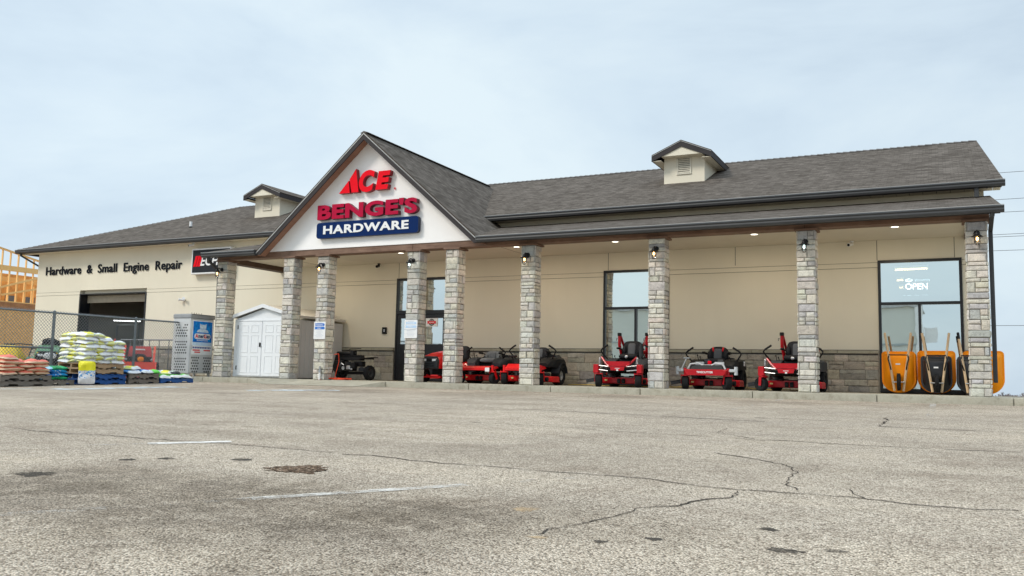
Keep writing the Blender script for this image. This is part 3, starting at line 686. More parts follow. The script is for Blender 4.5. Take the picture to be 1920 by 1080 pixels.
# ---- dormers
def dormer(cx, label):
    hw = .645; y0 = 5.553; zb = 6.30; ze = 7.23; za = 7.50; mb = MB()
    mb.prism([(cx-hw, zb), (cx+hw, zb), (cx+hw, ze), (cx, za), (cx-hw, ze)], -8.6, -y0, FRONT)
    d = part(mb, 'dormer', MWU, 0, None, label)
    ov = .30; k = .43; oy = y0-.38; zt = 7.66; xe = hw+ov
    mb = MB(); mb.poly([(cx+xe, oy, zt-k*xe), (cx+xe, 8.9, zt-k*xe), (cx, 8.9, zt), (cx, oy, zt)], .04, (0, 1, 0)); mb.poly([(cx-xe, 8.9, zt-k*xe), (cx-xe, oy, zt-k*xe), (cx, oy, zt), (cx, 8.9, zt)], .04, (0, -1, 0))
    part(mb, 'dormer_roof', MR, 0, d)
    mb = MB()
    for s_ in (1, -1):
        pts = [(0, zt-.05), (0, zt-.21), (xe, zt-.21-k*xe), (xe, zt-.05-k*xe)]; pts = [(cx+s_*x, z) for x, z in pts]
        mb.prism(pts if s_ < 0 else pts[::-1], -oy-.035, -oy-.005, FRONT)
        a, b_ = (cx+xe-.03, cx+xe) if s_ > 0 else (cx-xe, cx-xe+.03)
        mb.box(a, b_, oy+.036, 8.8, zt-.20-k*xe, zt-.045-k*xe)
    part(mb, 'dormer_fascia', MFA, 0, d)
    mb = MB(); mb.prism([(cx-xe, zt-.045-k*xe), (cx-xe, zt-.03-k*xe), (cx, zt-.03), (cx+xe, zt-.03-k*xe), (cx+xe, zt-.045-k*xe), (cx, zt-.045)][::-1], -oy-.02, -oy+.006, FRONT); part(mb, 'drip_edge', MGL, 0, d)
    mb = MB()
    for s_ in (1, -1):
        a, b_ = (cx+hw+.002, cx+xe-.032) if s_ > 0 else (cx-xe+.032, cx-hw-.002); mb.box(a, b_, oy+.037, 8.0, zt-.205-k*xe, zt-.19-k*xe)
    mb.prism([(cx-hw, zt-.2-k*hw), (cx+hw, zt-.2-k*hw), (cx, zt-.2)], -y0+.003, -oy-.037, FRONT)
    part(mb, 'dormer_soffit', MWU, 0, d)
    mb = MB(); x0, x1, a, b_ = cx-.235, cx+.235, 6.635, 7.25; yf = y0-.035
    for q in ((x0, x0+.05, a, b_), (x1-.05, x1, a, b_), (x0+.051, x1-.051, a, a+.05), (x0+.051, x1-.051, b_-.05, b_)): mb.box(q[0], q[1], yf, y0-.003, q[2], q[3], .006)
    for i in range(9):
        z = a+.075+i*.0565; mb.cbox((cx, y0-.02, z), (x1-x0-.106, .012, .046), (R(-30), 0, 0))
    part(mb, 'louver_vent', pm('vent_grey', (.64, .60, .50), .6), 0, d)
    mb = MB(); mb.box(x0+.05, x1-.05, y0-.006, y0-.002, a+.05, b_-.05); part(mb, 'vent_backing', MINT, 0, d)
    mb = MB(); mb.box(cx-hw-.02, cx+hw+.03, y0-.05, y0-.004, zb+.0, zb+.035); mb.cbox((cx+hw+.015, y0+.45, zb+.20), (.03, 1.0, .05), (R(22.3), 0, 0)); part(mb, 'flashing', MSV, 0, d)
dormer(-7.15, 'dormer with louvre vent on the right-hand roof'); dormer(-24.18, 'dormer with louvre vent left of the front gable')
# ---- windows, doors
def frame_bars(bars, name='window_frame', y0=YW-.035, y1=YW+.09):
    mb = MB()
    for x0, x1, z0, z1 in bars: mb.box(x0, x1, y0, y1, z0, z1, .004)
    return part(mb, name, MFR)
def panes(parent, rects, name='window_pane', y=YW+.03):
    for x0, x1, z0, z1 in rects:
        mb = MB(); mb.raw([(x0, y, z0), (x1, y, z0), (x1, y, z1), (x0, y, z1)], [(0, 1, 2, 3)]); mb.mi = 1; mb.raw([(x0, y, z0), (x1, y, z0), (x1, y, z1), (x0, y, z1), (x0, y+.012, z0), (x1, y+.012, z0), (x1, y+.012, z1), (x0, y+.012, z1)], [(4, 7, 6, 5), (0, 4, 5, 1), (1, 5, 6, 2), (2, 6, 7, 3), (3, 7, 4, 0)]); part(mb, name, [MG, MCLR], 0, parent)
def shop_window(x0, x1, xm):
    t = .065; zb, zm, zt = .02, 2.243, 3.344
    f = frame_bars([(x0, x0+t, zb, zt), (x1-t, x1, zb, zt), (x0+t, x1-t, zt-t, zt), (x0+t, x1-t, zm-.035, zm+.035), (x0+t, x1-t, zb, zb+.1), (xm-.032, xm+.032, zb+.1, zm-.035)])
    f['label'] = 'tall black framed shop window with a transom'
    panes(f, [(x0+t, x1-t, zm+.035, zt-t), (x0+t, xm-.032, zb+.1, zm-.035), (xm+.032, x1-t, zb+.1, zm-.035)])
shop_window(-8.835, -6.877, -7.856); shop_window(-1.449, .448, -.511)
x0, x1, xm = -16.058, -14.082, -15.07; t = .06
f = frame_bars([(x0, x0+t, 0.01, 3.344), (x1-t, x1, 0.01, 3.344), (x0+t, x1-t, 3.264, 3.344), (x0+t, x1-t, 2.16, 2.283), (xm-.03, xm+.03, 2.283, 3.264)], 'entrance_frame')
panes(f, [(x0+t, xm-.03, 2.283, 3.264), (xm+.03, x1-t, 2.283, 3.264)], 'transom_pane')
for a, b_, s_ in ((x0+t+.004, xm-.003, 1), (xm+.003, x1-t-.004, -1)):
    st = .115
    d = frame_bars([(a, a+st, .02, 2.152), (b_-st, b_, .02, 2.152), (a+st, b_-st, 2.023, 2.152), (a+st, b_-st, .02, 1.19)], 'entrance_door', YW-.012, YW+.04)
    panes(d, [(a+st, b_-st, 1.19, 2.023)], 'door_pane', YW+.008)
    hx = b_-.07 if s_ > 0 else a+.07
    mb = MB(); mb.tube([(hx, YW-.012, .92), (hx, YW-.07, .95), (hx, YW-.07, 1.22), (hx, YW-.012, 1.25)], .012); part(mb, 'door_pull', MSV, 35, d)
# garage opening
x0, x1 = OPEN[0]
f = frame_bars([(x0, x0+.07, -.14, 3.20), (x1-.07, x1, -.14, 3.20), (x0+.07, x1-.07, 3.16, 3.20)], 'garage_frame', YW-.02, YW+.45)
mb = MB()
for i in range(1): mb.box(x0+.08, x1-.08, YW+.30, YW+.35, 2.85, 3.15, .01)
part(mb, 'roller_door', pm('door_tan', (.38, .34, .26), .6))
mb = MB(); mb.box(x0+.07, x1-.07, YW+.16, YW+.2, 3.20, 3.346); part(mb, 'garage_header', MW, 0, f)
mb = MB()
for q in ((-33.7, -33.63, 0, 2.2), (-32.3, -32.23, 0, 2.2), (-33.63, -32.3, 2.13, 2.2)): mb.box(q[0], q[1], 6.5, 6.55, q[2], q[3])
part(mb, 'inner_door_frame', pm('frame_grey', (.35, .36, .34), .6), 0)
def tube_lamp(p0, p1, c, k, label):
    p0 = Vector(p0); p1 = Vector(p1); mb = MB(); d = (p1-p0).normalized()
    mb.box(-.06, .06, -.03, .03, -.02, (p1-p0).length+.02, 0, Matrix.Translation(p0+Vector((0, 0, .06))) @ (p1-p0).to_track_quat('Z', 'Y').to_matrix().to_4x4())
    t_ = thing('tube_lamp', label, 'lamp', p0); inv = Matrix.Translation(-p0)
    mb.v = [inv @ p for p in mb.v]; mb.build('housing', MWH, t_)
    mb = MB(); mb.cyl(p0, p1, .022); mb.v = [inv @ p for p in mb.v]; mb.build('tube', emit('tube_%d' % int(k*10+c[2]*100), c, k), t_)
tube_lamp((-35.1+1.6, 6.2, 2.34), (-34.0+1.75, 6.6, 2.32), (.95, 1, .98), 2.2, 'lit fluorescent tube inside the dark garage bay')
tube_lamp((-1.09, 4.0, 3.21), (-.32, 4.0, 3.225), (1, .66, .25), 7, 'long warm ceiling tube seen through the window with the neon sign')
tube_lamp((-1.12, 5.6, 3.11), (-.96, 5.6, 3.115), (1, .66, .25), 6, 'short warm ceiling tube left of the neon logo, behind the window')
tube_lamp((-1.12, 7.0, 3.05), (-1.02, 7.0, 3.05), (1, .66, .25), 5, 'shortest warm ceiling tube left of the neon word, behind the window')

# ================================================================== signs and lamps on the store
def letters(mb, geo, M, mi_face=0, mi_side=1):
    vs, fs = geo; zmax = max(v.z for v in vs)
    for grp in (0, 1):
        mb.mi = mi_face if grp == 0 else mi_side
        sel = [f for f in fs if (all(vs[i].z > zmax-1e-5 for i in f)) == (grp == 0)]
        used = {}; vv = []; ff = []
        for f in sel:
            g = []
            for i in f:
                if i not in used: used[i] = len(vv); vv.append(vs[i])
                g.append(used[i])
            ff.append(g)
        mb.raw(vv, ff, M)
    mb.mi = 0
def poly_geo(pts, d):
    n = len(pts); vs = [Vector((x, y, 0)) for x, y in pts]+[Vector((x, y, d)) for x, y in pts]
    return vs, [tuple(reversed(range(n))), tuple(range(n, 2*n))]+[(i, (i+1) % n, n+(i+1) % n, n+i) for i in range(n)]
def local(mb, loc):
    q = Vector(loc)
    for i, p in enumerate(mb.v): mb.v[i] = p-q
    return mb
sg = thing('store_sign', 'red and crimson raised letters over a navy name plate on the white gable', 'sign', (-15.1, -.01, 4.2)); sl = sg.location
MARS = pm('sign_red_return', (.26, .004, .012), .5, var=.05); MCRS = pm('crimson_return', (.15, .004, .02), .5, var=.05); MNAS = pm('navy_return', (.0025, .012, .05), .5, var=.05)
mb = MB(); D = .15
for pts in ([(-16.12, 5.56), (-15.72, 5.56), (-15.775, 5.93)], [(-15.655, 5.56), (-15.40, 5.56), (-15.52, 6.27), (-15.745, 5.97)]): letters(mb, poly_geo(pts, D), front_at(0, -.012, 0))
letters(mb, text_geo('C', .66, .56, D, .05, .16), front_at(-15.40, -.012, 5.535)); letters(mb, text_geo('E', .55, .52, D, .06, .16), front_at(-14.80, -.012, 5.575))
local(mb, sl).build('logo_letters', [MAR, MARS], sg)
mb = MB(); letters(mb, text_geo("BENGE'S", .47, 3.58, D, .045, .0, 1.06), front_at(-16.9, -.012, 4.80)); local(mb, sl).build('name_letters', [MCR, MCRS], sg)
def rrect(x0, x1, z0, z1, r, n=5):
    P = []
    for cx, cz, a0 in ((x1-r, z0+r, -90), (x1-r, z1-r, 0), (x0+r, z1-r, 90), (x0+r, z0+r, 180)):
        for i in range(n+1): a = R(a0+90*i/n); P.append((cx+r*math.cos(a), cz+r*math.sin(a)))
    return P
mb = MB(); letters(mb, poly_geo(rrect(-16.92, -13.28, 4.235, 4.715, .09), .13), front_at(0, -.012, 0)); pl_ = local(mb, sl).build('name_plate', [MNA, MNAS], sg)
mb = MB(); letters(mb, text_geo('HARDWARE', .26, 3.06, .012, .035, 0, 1.1), front_at(-16.66, -.1435, 4.355)); local(mb, sl).build('plate_letters', [MWH, MWH], pl_)
mb = MB(); mb.lathe([(.018, 0), (.03, 0), (.03, .02), (.018, .02)], front_at(-14.2, -.014, 5.60), 16); local(mb, sl).build('trademark_ring', MAR, sg)

ws = thing('wall_lettering', 'black raised letters reading Hardware & Small Engine Repair on the cream wall', 'sign', (-33.8, YW, 3.92))
vs_, fs_ = text_geo('Hardware  &  Small  Engine  Repair', .465, 7.92, .03, .012, 0, 1.05); gaps = []
xs_ = sorted((min(vs_[i].x for i in f), max(vs_[i].x for i in f)) for f in fs_); cur = xs_[0][1]
for a, b_ in xs_:
    if a-cur > .2: gaps.append((a+cur)/2)
    cur = max(cur, b_)
edges = [-1]+gaps+[99]
for a, b_ in zip(edges, edges[1:]):
    ff = [f for f in fs_ if a < sum(vs_[i].x for i in f)/len(f) < b_]; mb = MB(); letters(mb, (vs_, ff), front_at(-33.82, YW-.01, 3.923)); local(mb, ws.location).build('word', [MTX, MTX], ws)

lb = thing('lightbox_sign', 'black box sign with white rim and red stripes, half hidden by the end pillar', 'sign', (-24.3, YW, 3.76)); q = lb.location
mb = MB(); mb.box(-25.21, -23.24, YW-.22, YW-.01, 3.765, 4.735, .01); local(mb, q).build('cabinet', MWH, lb)
mb = MB(); mb.box(-25.15, -23.30, YW-.226, YW-.2205, 3.825, 4.675); local(mb, q).build('face_panel', pm('panel_charcoal', (.016, .018, .024), .5, spec=.2), lb)
mb = MB()
for i in range(3):
    x = -25.09+i*.125; letters(mb, poly_geo([(x, 4.05), (x+.10, 4.05), (x+.21, 4.45), (x+.11, 4.45)], .01), front_at(0, YW-.227, 0))
local(mb, q).build('stripes', [MAR, MAR], lb)
mb = MB(); letters(mb, text_geo('ECHO', .37, 1.30, .01, .022, .22, 1.02), front_at(-24.74, YW-.227, 4.07)); local(mb, q).build('letters', [MWH, MWH], lb)

# wall lanterns on the pillars
def lantern(cx, where, lit):
    t_ = thing('wall_lantern', 'black caged wall lantern on '+where, 'lantern', (cx, -.012, 3.45), 0, 'wall lanterns on the stone pillars')
    mb = MB(); mb.lathe([(0, .032), (.03, .03), (.06, .02), (.065, 0)], Matrix.Rotation(R(90), 4, 'X'), 16); mb.build('wall_plate', MBK, t_)
    mb = MB(); mb.tube([(0, -.02, 0), (0, -.10, .035), (0, -.17, .03), (0, -.20, -.03)], .018); mb.build('arm', MBK, t_)
    mb = MB(); mb.lathe([(0, .045), (.03, .04), (.048, .015), (.055, -.02), (.115, -.055), (.118, -.062), (.052, -.058)], Matrix.Translation((0, -.20, -.04)), 20); mb.build('shade', MBK, t_)
    mb = MB(); mb.lathe([(.046, 0), (.05, -.06), (.048, -.13), (.03, -.165), (0, -.17)], Matrix.Translation((0, -.20, -.098)), 16); g = mb.build('glass_jar', MJAR, t_)
    mb = MB(); mb.blob((0, -.20, -.145), (.05, .05, .075), p=2); mb.build('bulb', MBULB if lit else MBULBC, g)
    mb = MB()
    for k in range(6):
        a = 2*math.pi*k/6; c, s_ = math.cos(a), math.sin(a)
        mb.tube([(.056*c, -.20+.056*s_, -.095), (.058*c, -.20+.058*s_, -.22), (.036*c, -.20+.036*s_, -.272), (0, -.20, -.282)], .0042, 5)
    for z, r_ in ((-.15, .0575), (-.205, .058)):
        mb.tube([(r_*math.cos(2*math.pi*k/16), -.20+r_*math.sin(2*math.pi*k/16), z) for k in range(17)], .0042, 5)
    mb.build('cage', MBK, t_)
b = NB('lantern_jar'); tr = b.t.nodes.new('ShaderNodeBsdfTransparent'); gl = b.t.nodes.new('ShaderNodeBsdfGlossy'); gl.inputs['Roughness'].default_value = .05; mxs = b.t.nodes.new('ShaderNodeMixShader'); mxs.inputs[0].default_value = .12
b.l(tr.outputs[0], mxs.inputs[1]); b.l(gl.outputs[0], mxs.inputs[2]); b.l(mxs.outputs[0], b.o.inputs[0]); MJAR = b.mat
MBULB = emit('bulb_warm', (1, .55, .16), 9); MBULBC = emit('bulb_white', (.75, 1, .95), 5)
for cx, wh, lit in ((-20.82, 'the end pillar beside the gas cabinet', 1), (-16.71, 'the pillar with the blue notice and conduit stub', 1), (-13.49, 'the pillar left of the red tractor', 0),
                    (-9.87, 'the pillar standing before the half hidden bright red mower', 1), (-6.33, 'the pillar right of the tall shop window', 1), (-2.79, 'the pillar in front of the rightmost mower', 0), (.69, 'the corner pillar by the wheelbarrows', 1)):
    lantern(cx, wh, lit)
# recessed ceiling lights
MDL = emit('downlight', (1, .92, .74), 3.2)
for x, wh in ((-14.62, 'above the entrance doors'), (-10.72, 'above the two small red mowers'), (-7.78, 'above the tall shop window'), (-4.14, 'above the white and red mower'), (-.94, 'above the wheelbarrows'), (-18.4, 'above the garden shed')):
    t_ = thing('ceiling_light', 'round recessed canopy light '+wh, 'ceiling light', (x, 1.02, 3.862), 0, 'recessed lights in the canopy ceiling')
    mb = MB(); mb.lathe([(.085, -.002), (.115, -.002), (.115, -.014), (.085, -.010)], None, 24); mb.build('trim_ring', MWH, t_)
    mb = MB(); mb.lathe([(0, -.006), (.083, -.006), (.083, -.002), (0, -.002)], None, 24); mb.build('diffuser', MDL, t_)
    ld = bpy.data.lights.new('downlight', 'AREA'); ld.shape = 'DISK'; ld.size = .16; ld.energy = 17; ld.color = (1, .84, .64); lo = bpy.data.objects.new('lamp', ld); col.objects.link(lo); lo.parent = t_; lo.location = (0, 0, -.02)
# cameras, floodlight, door chime box
def bullet_cam(loc, label, rz, cmat, cat='camera'):
    t_ = thing('security_camera', label, cat, loc, rz)
    mb = MB(); mb.lathe([(0, 0), (.05, 0), (.05, .03), (0, .03)], Matrix.Translation((0, 0, -.032)), 14); mb.tube([(0, 0, -.03), (0, -.03, -.07), (0, -.06, -.09)], .014); mb.build('bracket', cmat, t_)
    mb = MB(); mb.cyl((0, 0, -.075), (0, -.19, -.125), .042, .046, 16); bd = mb.build('body', cmat, t_)
    mb = MB(); mb.cyl((0, -.191, -.1255), (0, -.197, -.127), .034, .034, 16); mb.build('lens', MBK, bd)
bullet_cam((-25.1, YW-.25, 4.954), 'small white camera under the eave above the black box sign', R(-25), MWH)
bullet_cam((-2.04, YW-.12, 3.861), 'white camera with black lens at the canopy ceiling, left of the rightmost window', R(-20), MWH)
bullet_cam((-16.75, YW-.1, 3.861), 'dark small camera at the canopy ceiling beside the left-hand door joint', R(15), MBK)
fl_ = thing('floodlight', 'small white twin floodlight on the cream wall above the gas cabinet', 'light', (-25.7, YW-.01, 2.83))
mb = MB(); mb.cbox((0, -.02, 0), (.12, .04, .10), bev=.008); mb.build('base', MWH, fl_)
for s_ in (-1, 1):
    mb = MB(); mb.cyl((s_*.03, -.04, .0), (s_*.13, -.15, .03+.02*s_), .03, .06, 16); mb.build('lamp_head', MWH, fl_)
cb = thing('door_chime_box', 'small black box on the wall left of the entrance doors', 'box', (-16.48, YW-.005, 1.63))
mb = MB(); mb.cbox((0, -.03, 0), (.17, .06, .22), bev=.012); mb.build('case', MBK, cb); mb = MB(); mb.cbox((.01, -.0615, .0), (.05, .006, .09), bev=.002); mb.build('button_plate', MSV, cb)
# conduit stub at the foot of a pillar
co = thing('conduit_stub', 'white capped pipe stub at the foot of the pillar with the blue notice', 'pipe', (-16.64, -.05, 0))
mb = MB(); mb.cyl((0, 0, 0), (0, 0, .22), .032); mb.build('pipe', MWH, co); mb = MB(); mb.cyl((0, 0, .22), (0, 0, .30), .045, .04); mb.cyl((0, 0, .30), (0, 0, .40), .03); mb.build('cap', MGM, co)
# notices
MBL = pm('notice_blue', (.03, .16, .55), .45, var=.1); MPL = pm('notice_pale_blue', (.45, .62, .82), .5, var=.1, scale=12); MINK = pm('notice_grey_ink', (.50, .54, .60), .6, var=.1)
def notice(x, z0, label, torn):
    t_ = thing('parking_notice', label, 'notice', (x, -.016, z0)); mb = MB(); mb.prism(rrect(-.215, .215, 0, .52, .025), .0, .012, FRONT); mb.build('plate', MWH, t_)
    mb = MB()
    for zz, s_ in ((.40, .16), (.30, .17)):
        h = .04 if torn else .05
        mb.prism([(-s_-.02, zz-.01), (s_, zz-.01), (s_+.03, zz+h/2), (s_, zz+h+.02), (-s_-.02, zz+h+.02), (-s_+.005, zz+h/2)], .0125, .0145, FRONT)
    mb.build('blue_band', MPL if torn else MBL, t_)
    mb = MB(); letters(mb, text_geo('PARKING', .034, .25, .002, .02), front_at(-.13, -.0147, .408)); letters(mb, text_geo('ONLY', .034, .16, .002, .02), front_at(-.09, -.0147, .308)); mb.build('band_letters', [MWH, MWH], t_)
    mb = MB(); rng = random.Random(int(z0*1000))
    for i in range(6):
        wd = rng.uniform(.22, .34)*(.7 if i in (2, 5) else 1); z = .24-i*.036; mb.prism([(-wd/2, z), (wd/2, z), (wd/2, z+.009), (-wd/2, z+.009)], .0125, .0135, FRONT)
    mb.prism([(-.1, .475), (.1, .475), (.1, .488), (-.1, .488)], .0125, .0135, FRONT); mb.build('small_print', MINK, t_)
    if torn:
        mb = MB(); pts = [(-.213, .245), (-.1, .225), (0, .24), (.1, .25), (.213, .265), (.213, .275), (.05, .262), (-.08, .245), (-.213, .262)]; mb.prism(pts, .0148, .0168, FRONT); mb.build('torn_edge', pm('notice_tear', (.55, .58, .62), .7), t_)
notice(-16.735, 1.21, 'white notice with bold blue bands on the pillar beside the shed', False)
notice(-13.49, 1.235, 'torn faded pale blue notice on the pillar in front of the doors', True)
ds = thing('door_sticker', 'round black emblem with a red ribbon on a white card in the door glass', 'sticker', (-14.68, YW-.005, 1.755))
mb = MB(); mb.box(-.22, .22, 0, .004, 0, .27); mb.build('card', MWH, ds)
mb = MB(); mb.lathe([(.078, 0), (.11, 0), (.11, .002), (.078, .002)], front_at(0, -.0005, .135), 28); mb.lathe([(0, 0), (.066, 0), (.066, .002), (0, .002)], front_at(0, -.0005, .135), 28); mb.build('emblem', MBK, ds)
mb = MB(); mb.prism([(-.17, .10), (-.12, .095), (.12, .095), (.17, .10), (.15, .135), (.17, .17), (.12, .175), (-.12, .175), (-.17, .17), (-.15, .135)], .003, .005, FRONT); rb = mb.build('ribbon', MAR, ds)
mb = MB()
for i in range(6): mb.prism([(-.10+i*.034, .12), (-.076+i*.034, .12), (-.076+i*.034, .152), (-.10+i*.034, .152)], .0052, .006, FRONT)
mb.build('ribbon_marks', MWH, rb)
# neon sign behind the right window
ns = thing('neon_sign', 'white neon sign reading OPEN behind the rightmost shop window', 'neon sign', (-.55, YW+.10, 2.55)); MNE = emit('neon_white', (.92, .98, 1), 6); q = Vector((-.55, YW+.10, 0))
mb = MB(); letters(mb, text_geo('OPEN', .155, .51, .012, .012), front_at(-.825, YW+.10, 2.595)); local(mb, ns.location).build('word_tube', [MNE, MNE], ns)
mb = MB(); mb.tube([(-.74+.075*math.cos(2*math.pi*k/20), YW+.1, 2.83+.035*math.sin(2*math.pi*k/20)) for k in range(21)], .008, 6); mb.tube([(-.78+.08*k/4, YW+.1, 2.83+.012*math.sin(k*1.6)) for k in range(5)], .006, 6); local(mb, ns.location).build('ring_tube', MNE, ns)
mb = MB(); mb.tube([(-.62+.36*k/36, YW+.1, 2.83+.028*math.sin(k*1.25)*(1 if k % 7 else .3)) for k in range(37)], .006, 6); local(mb, ns.location).build('script_tube', emit('neon_dim', (.6, .85, .95), 2.2), ns)
mb = MB()
for a, b_ in ((-.87, -.83), (-.78, -.68), (-.62, -.52), (-.44, -.32)): mb.tube([(a, YW+.1, 2.45), (b_, YW+.1, 2.45)], .004, 6)
local(mb, ns.location).build('small_tubes', MATS['neon_dim'], ns)

# ================================================================== things by the entrance
# propane cabinet
gc = thing('gas_cabinet', 'perforated grey steel propane exchange cabinet with a blue poster', 'cabinet', (-21.88, -.05, 0)); MCB = pm('cabinet_grey', (.60, .605, .605), .45, .3, var=.08, scale=2)
wx, dy, zt = .76, .98, 1.86
mb = MB(); mb.box(-wx/2-.01, wx/2+.03, -dy/2-.02, dy/2+.02, zt+.002, zt+.12, .01); mb.box(-wx/2+.02, wx/2+.05, -dy/2+.0, dy/2, zt+.122, zt+.135); top = mb.build('top_cover', pm('cabinet_top', (.33, .335, .34), .45, .4), gc)
for x in (-wx/2+.06, wx/2-.06):
    for y in (-dy/2+.06, dy/2-.06):
        mb = MB(); mb.box(x-.03, x+.03, y-.03, y+.03, 0, .10); mb.build('foot', MCB, gc)
MHO = pm('hole_dark', (.015, .015, .016), .8)
def hole(mb, M): mb.lathe([(0, 0), (.028, 0), (.028, .0015), (0, .0015)], M, 12)
mb = MB(); mb.box(-wx/2, wx/2, -dy/2, dy/2, .10, zt-.0, .012); mb.mi = 1
for blk, zt_ in (((6, 5, 6, 5, 6), .56), ((6, 5, 6, 5, 6), 1.10), ((6, 5, 6, 5, 6), 1.64)):
    for r_, nn in enumerate(blk):
        for i in range(nn):
            if zt_ > 1.5 and r_ < 3 and 1 < i < nn-2+(nn == 6)*0 and r_ < 2: continue
            hole(mb, front_at((i-(nn-1)/2)*.088*1.05, -dy/2-.0005, zt_-r_*.088))
mb.build('body', [MCB, MHO], gc)
mb = MB(); mb.box(wx/2+.002, wx/2+.022, -dy/2+.02, dy/2-.02, .13, zt-.06, .006); mb.mi = 1
for r_, nn in enumerate((4, 3, 4, 3, 4, 3)):
    for s_ in (-1, 1):
        for i in range(nn): hole(mb, side_at(wx/2+.0225, s_*.25+(i-(nn-1)/2)*.088, .60-r_*.088))
dr = mb.build('door', [MCB, MHO], gc)
mb = MB(); mb.tube([(wx/2+.02, -dy/2+.05, .86), (wx/2+.06, -dy/2+.05, .88), (wx/2+.06, -dy/2+.05, .98), (wx/2+.02, -dy/2+.05, 1.0)], .012); mb.build('door_latch', MSV, dr)
mb = MB()
for i in range(5): mb.tube([(.1, -.2+i*.1, zt+.135), (.1, -.21+i*.1, zt+.2)], .008, 5)
mb.build('top_tabs', MBK, top)
def m_poster():
    b = NB('poster_blue'); v = b.coord('Object'); sp = b.t.nodes.new('ShaderNodeSeparateXYZ'); b.l(v, sp.inputs[0]); f = b.noise(v, 6, 3)
    b.base(b.mix(b.ramp(f, [(.3, (0, 0, 0)), (.7, (1, 1, 1))]), (.004, .08, .42), (.01, .33, .85))); b.set(.5, spec=.15); return b.mat
ps = thing('poster', 'blue propane brand poster on the gas cabinet door', 'poster', (-21.88+wx/2+.0235, -.05, .70)); MPO = m_poster()
mb = MB(); mb.box(0, .004, -.43, .43, 0, 1.10); mb.build('sheet', MWH, ps)
mb = MB(); mb.prism([(-.40, .40), (.40, .40), (.40, 1.07), (-.40, 1.07)], .0045, .0055, SIDE); bp_ = mb.build('picture', MPO, ps)
mb = MB(); mb.prism([(-.25, .72), (.25, .72), (.21, .79), (.1, .83), (-.1, .83), (-.21, .79)], .006, .007, SIDE); mb.prism([(-.12, .84), (.14, .84), (.15, 1.0), (.08, .97), (-.06, .97), (-.13, 1.0)], .006, .007, SIDE); mb.build('tank_drawing', pm('pale_print', (.62, .74, .84), .5, var=.2, scale=14), bp_)
mb = MB(); mb.prism(rrect(-.34, .34, .50, .68, .08), .006, .007, SIDE); lz = mb.build('name_cloud', MWH, bp_)
mb = MB(); letters(mb, text_geo('meri', .125, .25, .002, .03), side_at(.0075, -.175, .535)); letters(mb, text_geo('as', .095, .14, .002, .03), side_at(.0075, .17, .535)); mb.build('navy_letters', [MNA, MNA], lz)
mb = MB(); letters(mb, text_geo('A', .13, .12, .002, .03), side_at(.0075, -.30, .535)); letters(mb, text_geo('G', .13, .10, .002, .03), side_at(.0075, .065, .532)); mb.build('red_letters', [MAR, MAR], lz)
mb = MB(); letters(mb, text_geo('PROPANE EXCHANGE', .04, .46, .002, .01), side_at(.006, -.23, .44)); mb.build('caption', [MWH, MWH], bp_)
mb = MB(); rng = random.Random(5)
for z, h in ((.20, .045), (.24, .012)):
    y = -.38
    while y < .36: d = rng.uniform(.03, .09); mb.prism([(y, z), (min(.38, y+d), z), (min(.38, y+d), z+h), (y, z+h)], .0045, .0055, SIDE); y += d+.022
mb.build('blue_print', pm('print_navy', (.06, .09, .30), .6), ps)
mb = MB()
for y0, y1, z in ((-.38, -.08, .12), (.08, .36, .12), (-.3, -.06, .055)): mb.prism([(y0, z), (y1, z), (y1, z+.045), (y0, z+.045)], .0045, .0055, SIDE)
mb.build('red_print', pm('print_red', (.70, .10, .10), .6, var=.3, scale=30), ps)
mb = MB(); mb.prism([(-.40, .29), (.40, .29), (.40, .395), (-.40, .395)], .0045, .0055, SIDE); mb.build('pale_band', pm('print_pale', (.55, .70, .85), .6, var=.15, scale=20), ps)

# garden shed
sh = thing('garden_shed', 'white resin garden shed with double doors between two pillars', 'shed', (-19.35, 1.70, 0)); hw = 1.23; d0, d1 = -1.24, 1.18
mb = MB(); mb.prism([(-hw, .03), (hw, .03), (hw, 1.86), (0, 2.22), (-hw, 1.86)], -d0-.03, -d0, FRONT); mb.build('front_wall', MVN, sh)
mb = MB(); mb.box(hw-.03, hw, d0+.031, d1, .03, 1.85); mb.box(-hw, -hw+.03, d0+.031, d1, .03, 1.85); mb.box(-hw+.03, hw-.03, d1-.03, d1, .03, 1.85)
for i in range(9): mb.box(hw+.0, hw+.008, d0+.12+i*.21, d0+.15+i*.21, .05, 1.82)
mb.build('side_wall', MVG, sh)
mb = MB()
for s_ in (1, -1):
    xe = hw+.10; pts = [(0, 2.26), (s_*xe, 2.26-.265*xe), (s_*xe, 2.33-.265*xe), (0, 2.345)]; mb.prism(pts if s_ > 0 else pts[::-1], -d1-.02, -d0+.10, FRONT)
mb.build('shed_roof', pm('shed_roof_grey', (.50, .49, .45), .7, var=.06), sh)
mb = MB()
for s_ in (1, -1):
    xe = hw+.105; pts = [(0, 2.235), (s_*xe, 2.235-.265*xe), (s_*xe, 2.335-.265*xe), (0, 2.35)]; mb.prism(pts if s_ > 0 else pts[::-1], -d0+.101, -d0+.125, FRONT)
mb.build('barge_board', MVN, sh)
mb = MB(); mb.box(-hw+.13, hw-.18, d0-.03, d0-.001, 1.80, 1.86, .008); mb.build('door_header', MVN, sh)
